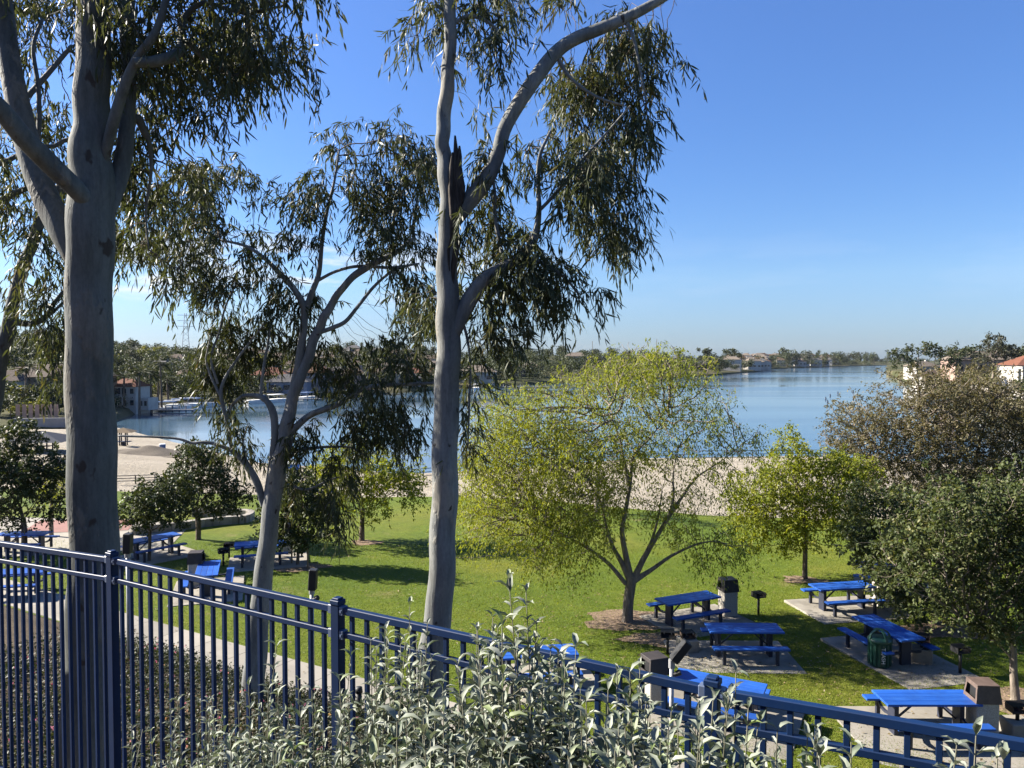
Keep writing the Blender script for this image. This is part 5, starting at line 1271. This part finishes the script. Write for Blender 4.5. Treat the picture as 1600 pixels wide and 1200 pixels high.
# woods: too many to count, one mass per hill
def woods(name, label, n, px0, px1, u0, u1, hh, kinds, seed, zf=None):
    rg = np.random.default_rng(seed); Vs, Fs, Rs, off = [], [], [], 0
    cache = {}
    for kd in set(kinds):
        for me in PR[kd]:
            v = np.zeros(len(me.vertices) * 3, np.float32); me.vertices.foreach_get('co', v)
            k = int(sum(1 for p in me.polygons if p.material_index == 0))
            f = np.array([list(p.vertices) for p in me.polygons[:k]]); a = np.zeros(len(me.polygons), np.float32); me.attributes['rnd'].data.foreach_get('value', a)
            cache.setdefault(kd, []).append((v.reshape(-1, 3)[:f.max() + 1], f, a[:k]))
    for _ in range(n):
        px = rg.uniform(px0, px1); y0_ = np.interp(px, HC[:, 0], HC[:, 1]); y1_ = np.interp(px, HC[:, 0], HC[:, 3]); Yv = y0_ + (y1_ - y0_) * rg.uniform(u0, u1)
        if zf is not None and not zf(px, Yv): continue
        p = hill_at(px, Yv); kd = kinds[rg.integers(len(kinds))]; v, f, a = cache[kd][rg.integers(len(cache[kd]))]
        h_ = rg.uniform(*hh); c_, s_ = math.cos(rg.uniform(0, 6.28)), 0; th = rg.uniform(0, 6.28)
        R_ = np.array([[math.cos(th), -math.sin(th), 0], [math.sin(th), math.cos(th), 0], [0, 0, 1]])
        Vs.append((v * h_ * np.array([1.15, 1.15, 1])) @ R_.T + p); Fs.append(f + off); Rs.append(np.clip(a + rg.normal() * .12, 0, 1)); off += len(v)
    me = arrmesh(name, np.concatenate(Vs), None, np.concatenate(Fs), None, np.concatenate(Rs))
    return tag(link(name, me, None, M['far_leaf']), label, 'woods', kind='stuff')
woods('hill_woods', 'dense dark woods covering the left hill above the houses', 430, -300, 330, .22, 1.0, (4, 8), ['round', 'bush', 'grey'], 1)
woods('hill_woods', 'dense dark woods on the hill behind the feathery tree', 330, 715, 1100, .03, 1.0, (5, 9), ['round', 'bush'], 2)
woods('hill_woods', 'undergrowth and gardens between the far hillside houses', 860, 185, 720, .02, 1.0, (2.5, 6.5), ['bush', 'round'], 3)
woods('hill_woods', 'dark shrubbery along the distant right shore', 260, 1090, 1700, .0, .35, (5, 11), ['bush', 'round'], 4)
rg_ = np.random.default_rng(9); Vs, Fs, Rs, off = [], [], [], 0  # unseen trees added behind the camera to cut skylight on near surfaces
for _ in range(110):
    me = PR['round'][rg_.integers(4)]; v = np.zeros(len(me.vertices) * 3, np.float32); me.vertices.foreach_get('co', v); v = v.reshape(-1, 3)
    k = int(sum(1 for p in me.polygons if p.material_index == 0)); f = np.array([list(p.vertices) for p in me.polygons[:k]]); h_ = rg_.uniform(6, 11)
    Vs.append(v[:f.max() + 1] * h_ + np.array([rg_.uniform(-34, 34), rg_.uniform(-26, -9), 8.3 - h_ * .12])); Fs.append(f + off); Rs.append(rg_.random(k)); off += f.max() + 1
tag(link('added_shade_woods', arrmesh('added_shade_woods', np.concatenate(Vs), None, np.concatenate(Fs), None, np.concatenate(Rs)), None, M['far_leaf']), 'unseen dark trees added behind the viewpoint to dim the light on the foreground', 'woods', kind='stuff')
# palms on the left shore
def palm_proto(seed, h):
    rg = np.random.default_rng(seed); tb = Tubes()
    tb.add(np.array([(0, 0, -.3), (.05, 0, h * .4), (.15, .05, h * .8), (.2, .05, h)]), np.array([.26, .2, .17, .15]), 8)
    r = empty('palm_tree'); link('trunk', tb.mesh('trunk'), r, M['bark_brown'])
    P, D, top = [], [], np.array([.2, .05, h])
    for k in range(26):
        a = rg.uniform(0, 6.28); e_ = rg.uniform(-.6, 1.2); d = np.array([math.cos(a) * math.cos(e_), math.sin(a) * math.cos(e_), math.sin(e_)])
        for u in np.linspace(.25, 1, 7):
            c = top + d * 1.7 * u + np.array([0, 0, -.55 * u * u]); 
            for s_ in (-1, 1):
                sd = np.cross(d, [0, 0, 1]); P.append(c); D.append(d * .6 + sd * s_ * .8 + np.array([0, 0, -.35]))
    P = np.array(P); D = np.array(D)
    link('crown', leaves('palm_leaf', P, D, .9, .16, 'diamond', None, seed), r, M['far_leaf']); return r
pp = [palm_proto(1, 9.5), palm_proto(2, 8.0), palm_proto(3, 7.0)]; used_ = set()
for k, (px, pt, Yv, lab) in enumerate(((192, 588, 137, 'fan palm nearest the massive gum in front of the white waterfront house'), (217, 582, 136, 'fan palm in front of the right side of the white waterfront house'), (236, 583, 142, 'fan palm just right of the white waterfront house'), (252, 566, 145, 'tallest fan palm right of the white waterfront house'),
        (228, 590, 150, 'fan palm behind the white waterfront house'), (246, 585, 152, 'second fan palm behind the tallest one'), (40, 575, 118, 'fan palm above the terracotta screen at left'), (262, 592, 158, 'fan palm at the right of the palm group'))):
    b = hill_at(px, Yv); hgt = at(px, pt, Yv)[2] - b[2]; i = k % 3
    o = pp[i] if i not in used_ else copy_tree(pp[i]); used_.add(i)
    o.location = tuple(b); base_h = (9.5, 8.0, 7.0)[i]; o.scale = (1, 1, hgt / base_h); o.rotation_euler = (0, 0, k * 1.3)
    tag(o, lab, 'palm tree', 'palms on the left shore')
# trees on the right bank
for (name, lab, Yv, tr, bl, lm, sd) in (
    ('shore_tree', 'open-crowned gum with clumped foliage above the brownish tree on the right bank', 150, [(1436, 640, 5), (1435, 610, 4), (1434, 590, 3.5)],
     [(1410, 560, 20, 16, 1, 0, 2.5), (1440, 545, 18, 14, 1, 0, 2.5), (1430, 575, 22, 14, 1, 0, 2.5), (1468, 550, 18, 16, 1, 0, 2.5), (1420, 540, 12, 8, 1, 0, 1.5), (1480, 570, 20, 18, 1, 0, 2.5), (1398, 552, 8, 8, .8, 0, 1)], 'far_leaf', 41),
    ('shore_tree', 'rounded grey-green tree in front of the long pale building on the right bank', 150, [(1552, 590, 5), (1552, 575, 4.5), (1552, 565, 4)],
     [(1552, 545, 28, 22, 1, 0, 3), (1530, 552, 14, 14, 1, 0, 2), (1572, 552, 16, 18, 1, 0, 2), (1556, 528, 14, 10, .8, 0, 2)], 'far_leaf_grey', 42),
    ('shore_tree', 'dark tree between the clumped gum and the grey-green tree on the right bank', 190, [(1500, 600, 4), (1500, 585, 3.5), (1500, 575, 3)],
     [(1500, 555, 14, 18, 1, 0, 3), (1520, 560, 12, 14, 1, 0, 2)], 'far_leaf', 43)):
    b = np.array([*at(tr[0][0], tr[0][1], Yv)])
    park_tree(name, lab, Yv, b, [(x_, y_, w_ * .5) for x_, y_, w_ in tr], [], bl, 1100, .42, sd, lm, 'bark_grey', (.5, .30), 9, .8, .2, tip=.02, sp=1, kind='diamond')
for k in range(26):
    px = rs.uniform(1440, 1660); Yv = np.interp(px, RC[:, 0], RC[:, 1]) + rs.uniform(2, 26); p = right_at(px, Yv)
    kd = rs.choice(['grey', 'round', 'bush', 'lime'])
    ftree(p, rs.uniform(2.5, 4.5), kd, {'grey': 'grey-green', 'round': 'dark round', 'bush': 'spreading dark', 'lime': 'yellow-green'}[kd] + ' shrub on the right bank ' + ('below the columned white building' if px > 1560 else 'below the long pale building' if px > 1500 else 'near the farthest white house'), 'shrubs on the right bank', 'bank_shrub', 'shrub', rs)
for k in range(14):
    px = rs.uniform(1470, 1660); p = right_at(px, rs.uniform(230, 330))
    ftree(p, rs.uniform(7, 10), rs.choice(['round', 'grey']), 'dark tree behind the buildings on the right bank', 'trees behind the right buildings', 'far_tree', 'tree', rs)
# lattice mast on the left hill
p = hill_at(291, 415); pyl = empty('power_pylon', tuple(p), .4, 'thin lattice pylon on the left skyline', 'pylon')
m_ = MB()
for sx in (-1, 1):
    for sy in (-1, 1): m_.bar((sx * 2.2, sy * 2.2, 0), (sx * .4, sy * .4, 24), .22)
for k in range(7):
    z = 2 + k * 3.2; w_ = 2.2 - 1.8 * z / 24
    m_.bar((-w_, -w_, z), (w_, -w_, z + 2.6), .12); m_.bar((w_, w_, z), (-w_, w_, z + 2.6), .12)
m_.build('lattice', M['galv'], pyl)
for z in (17, 20, 23): MB().bar((-4, 0, z), (4, 0, z), .2).build('arm', M['galv'], pyl)

# ------------------------------------------------------------------ bank planting and grass
def groundcover():
    rg = np.random.default_rng(70)
    n = 9000; t_ = rg.uniform(-17, 7, n); d = rg.uniform(.45, 9.1, n)
    dens = .55 + .45 * np.sin(t_ * 1.3 + 2 * np.sin(d)) * np.cos(d * 1.1)
    keep = rg.random(n) < np.where(t_ < -1, .55 + .45 * dens, .30); t_, d = t_[keep], d[keep]; n = len(t_)
    xy = F0[None] + t_[:, None] * TD + d[:, None] * ND
    z = H(xy[:, 0], xy[:, 1]); hh = .14 + .20 * (np.sin(xy[:, 0] * 2.1) * np.cos(xy[:, 1] * 1.7) * .5 + .5) + rg.random(n) * .1
    nl = 22
    P = np.stack([xy[:, 0], xy[:, 1], z], -1)[:, None] + rg.normal(size=(n, nl, 3)) * np.array([.15, .15, 0]) + (np.array([0, 0, 1.]) * (hh[:, None] * rg.random((n, nl)) ** .6)[..., None])
    D = rg.normal(size=(n, nl, 3)) + np.array([0, 0, .1]); k = n * nl
    up = np.array([0, 0, 1.]) + rg.normal(size=(k, 3)) * .5
    tone = np.repeat(rg.random(n), nl) * .6 + rg.random(k) * .4
    me = leaves('leaves', P.reshape(-1, 3), D.reshape(-1, 3), .062 * (.6 + .8 * rg.random(k)), .038 * (.6 + .8 * rg.random(k)), 'diamond', tone, 3, up)
    tag(link('groundcover', me, None, M['lantana_leaf']), 'dark green lantana ground cover on the bank behind the fence', 'ground cover', kind='stuff')
    # flower heads
    m2 = 420; i = rg.integers(n, size=m2); pr_ = 12
    c = np.stack([xy[i, 0], xy[i, 1], z[i] + hh[i] + .03], -1) + rg.normal(size=(m2, 3)) * .06
    P = c[:, None] + rg.normal(size=(m2, pr_, 3)) * .008; D = rg.normal(size=(m2, pr_, 3)) + np.array([0, 0, .8])
    tone = np.repeat(rg.random(m2), pr_)
    me = leaves('petals', P.reshape(-1, 3), D.reshape(-1, 3), .024, .022, 'diamond', tone, 4)
    tag(link('lantana_flowers', me, None, M['pink']), 'small pink flower heads scattered over the bank planting', 'flowers', kind='stuff')
groundcover()
def grass():
    rg = np.random.default_rng(71); n = 330000
    Yv = 12 + 22 * rg.random(n) ** 1.5; px = rg.uniform(-20, 1640, n); X_ = (px - 800) / FOC * Yv
    d = .5 * X_ + .866 * (Yv - 4.1); pdd = .15 * np.sin(((X_ - 0) * .866 - (Yv - 4.1) * .5) * .12)
    keep = (d > 11.2 + pdd) & (Yv < F_(X_)); X_, Yv = X_[keep], Yv[keep]; n = len(X_)
    z = H(X_, Yv); P = np.stack([X_, Yv, z - .005], -1)
    a = rg.uniform(0, 6.28, n); h_ = .028 + .035 * rg.random(n); ln = rg.normal(size=(n, 2)) * .018
    w_ = .006 + .006 * rg.random(n)
    V = np.stack([P - np.stack([np.cos(a) * w_, np.sin(a) * w_, 0 * a], -1), P + np.stack([np.cos(a) * w_, np.sin(a) * w_, 0 * a], -1), P + np.stack([ln[:, 0], ln[:, 1], h_], -1)], 1)
    tone = np.clip(.5 + .3 * np.sin(X_ * .5 + np.sin(Yv * .35) * 2) * np.sin(Yv * .6) + .22 * rg.normal(size=n), 0, 1)
    me = arrmesh('grass', V.reshape(-1, 3), np.arange(3 * n).reshape(-1, 3), None, tone)
    tag(link('grass', me, None, M['grass_blade']), 'short mown grass blades on the park lawn', 'grass', kind='stuff')
grass()

def litter():
    rg = np.random.default_rng(72); C = []
    for (x_, y_, r_, n_) in ((bE.x, bE.y, 4.5, 500), (8.5, 21, 6, 500), (11.5, 19, 4, 400), (-6, 28, 9, 500), (4, 19, 6, 350), (9, 15.5, 3, 220), (0, 30, 14, 500), (7, 29, 3, 200)):
        a = rg.uniform(0, 6.28, n_); q = r_ * np.sqrt(rg.random(n_)); C.append(np.stack([x_ + q * np.cos(a), y_ + q * np.sin(a)], -1))
    C = np.concatenate(C); C = C[.5 * C[:, 0] + .866 * (C[:, 1] - 4.1) > 9.7]; n = len(C)
    P = np.stack([C[:, 0], C[:, 1], H(C[:, 0], C[:, 1]) + .055], -1); D = rg.normal(size=(n, 3)) * np.array([1, 1, .15])
    me = leaves('fallen', P, D, .09 * (.5 + rg.random(n)), .035 * (.5 + rg.random(n)), 'diamond', None, 5, np.broadcast_to(np.array([0, 0, 1.]), (n, 3)))
    tag(link('fallen_leaves', me, None, leafmat('dry_leaf', (.10, .065, .03), (.17, .125, .06), (.25, .20, .09), trans=.1)), 'dry brown leaves fallen on the lawn and the concrete pads', 'fallen leaves', kind='stuff')
litter()

# ------------------------------------------------------------------ silver shrubs in front of the fence
lm_ = None
def single_leaf():
    T = LEAF['folded']; me = arrmesh('leaf', T[0] * np.array([.34, 1, 1]), T[1], T[2], smooth=True); me.materials.append(M['silver_leaf_one']); return me
LEAF_ME = single_leaf()
def shrub(cpx, Yv, wpx, top_py, nst, seed, label, lsize=.085, spikes=()):
    rg = np.random.default_rng(seed)
    c = at(cpx, 900, Yv); base = ground(c[0], Yv); b0 = np.array(base)
    root = empty('silver_shrub', tuple(base), 0, label, 'shrub', 'silver shrubs in front of the fence')
    tb = Tubes(); LP, LD, LU, LL = [], [], [], []
    tips = []
    for s_ in range(nst):
        ax = rg.uniform(-1, 1); sp = (abs(ax) ** 1.0) * np.sign(ax)
        ty = top_py + 95 * (sp ** 2) + (rg.random() ** 1.4) * 130 - 6
        tips.append((cpx + sp * wpx + rg.normal() * 14, ty, Yv + rg.uniform(-.4, .4)))
    tips += [(x_, y_, Yv + .02) for x_, y_ in spikes]
    for (tx, ty, tY) in tips:
        tip = at(tx, ty, tY) - b0
        b_ = np.array([tip[0] * .3, tip[1] * .25, 0]) + rg.normal(size=3) * np.array([.13, .08, 0])
        mid = (b_ + tip) / 2 + np.array([-(tip[0]) * .04, 0, .05]) + rg.normal(size=3) * .06
        C = catmull([b_, mid, tip], 9); ln = np.linalg.norm(np.diff(C, axis=0), axis=1).sum()
        tb.add(C, np.linspace(.006, .002, len(C)), 5)
        npair = int(ln / .066); seg = np.linspace(.10, 1, npair); ph = rg.uniform(0, 6.28)
        cum = np.linspace(0, 1, len(C))
        for k, u in enumerate(seg):
            p = np.array([np.interp(u, cum, C[:, j]) for j in range(3)])
            t_ = unit(np.array([np.interp(min(u + .05, 1), cum, C[:, j]) for j in range(3)]) - np.array([np.interp(max(u - .05, 0), cum, C[:, j]) for j in range(3)]))
            a = ph + k * 1.57; e1 = unit(np.cross(t_, [0.3, 1, .1])); e2 = np.cross(t_, e1)
            rad = e1 * math.cos(a) + e2 * math.sin(a)
            el = .15 + .75 * max(0, u - .82) / .18                         # upper leaves stand up
            sz = lsize * 1.15 * (.6 + .75 * rg.random()) * (1.12 - .5 * max(0, u - .85) / .15)
            for s2 in (-1, 1):
                d = rad * s2 + t_ * (el + .22 + rg.normal() * .3) + rg.normal(size=3) * .28
                LP.append(p); LD.append(d); LU.append(t_ * 1.0 + np.array([0, 0, .5])); LL.append(sz)
            if rg.random() < .46 and u < .93:                               # side shoot
                d0 = unit(rad + t_ * .5 + rg.normal(size=3) * .45); sl = rg.uniform(.08, .26)
                tb.add(np.array([p, p + d0 * sl * .5, p + d0 * sl + np.array([0, 0, .02])]), np.array([.003, .0025, .0018]), 4)
                for q in range(4):
                    pp_ = p + d0 * sl * (q + 1) / 4; a2 = rg.uniform(0, 6.28)
                    for s2 in (-1, 1):
                        r2 = unit(np.cross(d0, rg.normal(size=3))) * s2
                        LP.append(pp_); LD.append(r2 + d0 * .6); LU.append(d0 + np.array([0, 0, .4])); LL.append(sz * rg.uniform(.45, .8))
    LP, LD, LU, LL = map(np.array, (LP, LD, LU, LL))
    link('stems', tb.mesh('stems'), root, M['silver_stem'])
    # the leaves that show largest (high and near the tips) as single objects, the rest joined
    score = LL * 6 + LP[:, 2] - .3 * LP[:, 1]
    big = np.argsort(-score)[:60]; rest = np.setdiff1d(np.arange(len(LP)), big)
    me = leaves('foliage', LP[rest], LD[rest], LL[rest], LL[rest] * .35, 'folded', np.clip(rg.random(len(rest)) ** 1.1 * .93, 0, 1), seed, LU[rest])
    fo_ = link('foliage', me, root, M['silver_leaf']); fo_['kind'] = 'stuff'
    for k in big:
        d = Vector(unit(LD[k])); u = Vector(LU[k]); nrm = (u - d * u.dot(d)).normalized(); sd = d.cross(nrm)
        o = bpy.data.objects.new('leaf', LEAF_ME); COL.objects.link(o); o.parent = root
        mt = Matrix((sd, d, nrm)).transposed().to_4x4(); mt.translation = Vector(LP[k])
        o.matrix_local = mt @ Matrix.Diagonal((LL[k], LL[k], LL[k], 1)); 
    return root, len(LP)
SH = []
SH.append(shrub(300, 3.9, 95, 1085, 24, 81, 'silver shrub at the left end, against the pickets', .06)[1])
SH.append(shrub(450, 3.6, 95, 1050, 26, 82, 'silver shrub in front of the second fence post', .068, [(432, 1010), (548, 905 + 120)])[1])
SH.append(shrub(615, 3.4, 95, 995, 30, 83, 'silver shrub hiding the foot of the centre gum', .075, [(640, 948), (668, 975), (602, 985)])[1])
SH.append(shrub(790, 3.1, 105, 980, 36, 84, 'tallest silver shrub with the spike rising above the fence', .085, [(795, 905), (822, 925), (770, 965), (745, 985), (880, 1010), (838, 978)])[1])
SH.append(shrub(950, 2.9, 95, 1035, 30, 85, 'silver shrub right of the tallest spike, below the rail', .085, [(1000, 1045), (900, 1012), (965, 1050)])[1])
SH.append(shrub(1110, 2.7, 85, 1075, 22, 86, 'silver shrub in front of the third fence post', .085, [(1150, 1050), (1135, 1090), (1185, 1130)])[1])
SH.append(shrub(1260, 2.5, 70, 1145, 12, 87, 'low silver shrub near the right end of the shrub row', .085, [(1215, 1140), (1275, 1140), (1330, 1160)])[1])
SH.append(shrub(1530, 2.1, 45, 1175, 7, 88, 'separate silver shrub tip at the bottom right corner', .085, [(1525, 1150), (1495, 1165)])[1])
SH.append(shrub(380, 3.1, 120, 1130, 24, 89, 'nearest silver shrub at the lower left, below the pickets', .075)[1])
SH.append(shrub(700, 2.6, 130, 1110, 30, 90, 'nearest silver shrub at the bottom centre', .085)[1])
SH.append(shrub(960, 2.4, 110, 1130, 22, 91, 'nearest silver shrub right of the bottom centre', .085)[1])
print('SHRUB LEAVES', sum(SH))

# ------------------------------------------------------------------ thin summer haze over the lake
hm, ht = newmat('haze_air')
pv = N('ShaderNodeVolumePrincipled', ht); pv.inputs['Color'].default_value = (0.86, 0.92, 1.0, 1); pv.inputs['Density'].default_value = 0.00003; pv.inputs['Anisotropy'].default_value = 0.2
ho = N('ShaderNodeOutputMaterial', ht); ht.links.new(pv.outputs[0], ho.inputs['Volume'])
tag(MB().box(300, 1300, 24, 6400, 2800, 54).build('haze', hm, None), 'thin pale haze in the air over the lake', 'haze', kind='stuff')
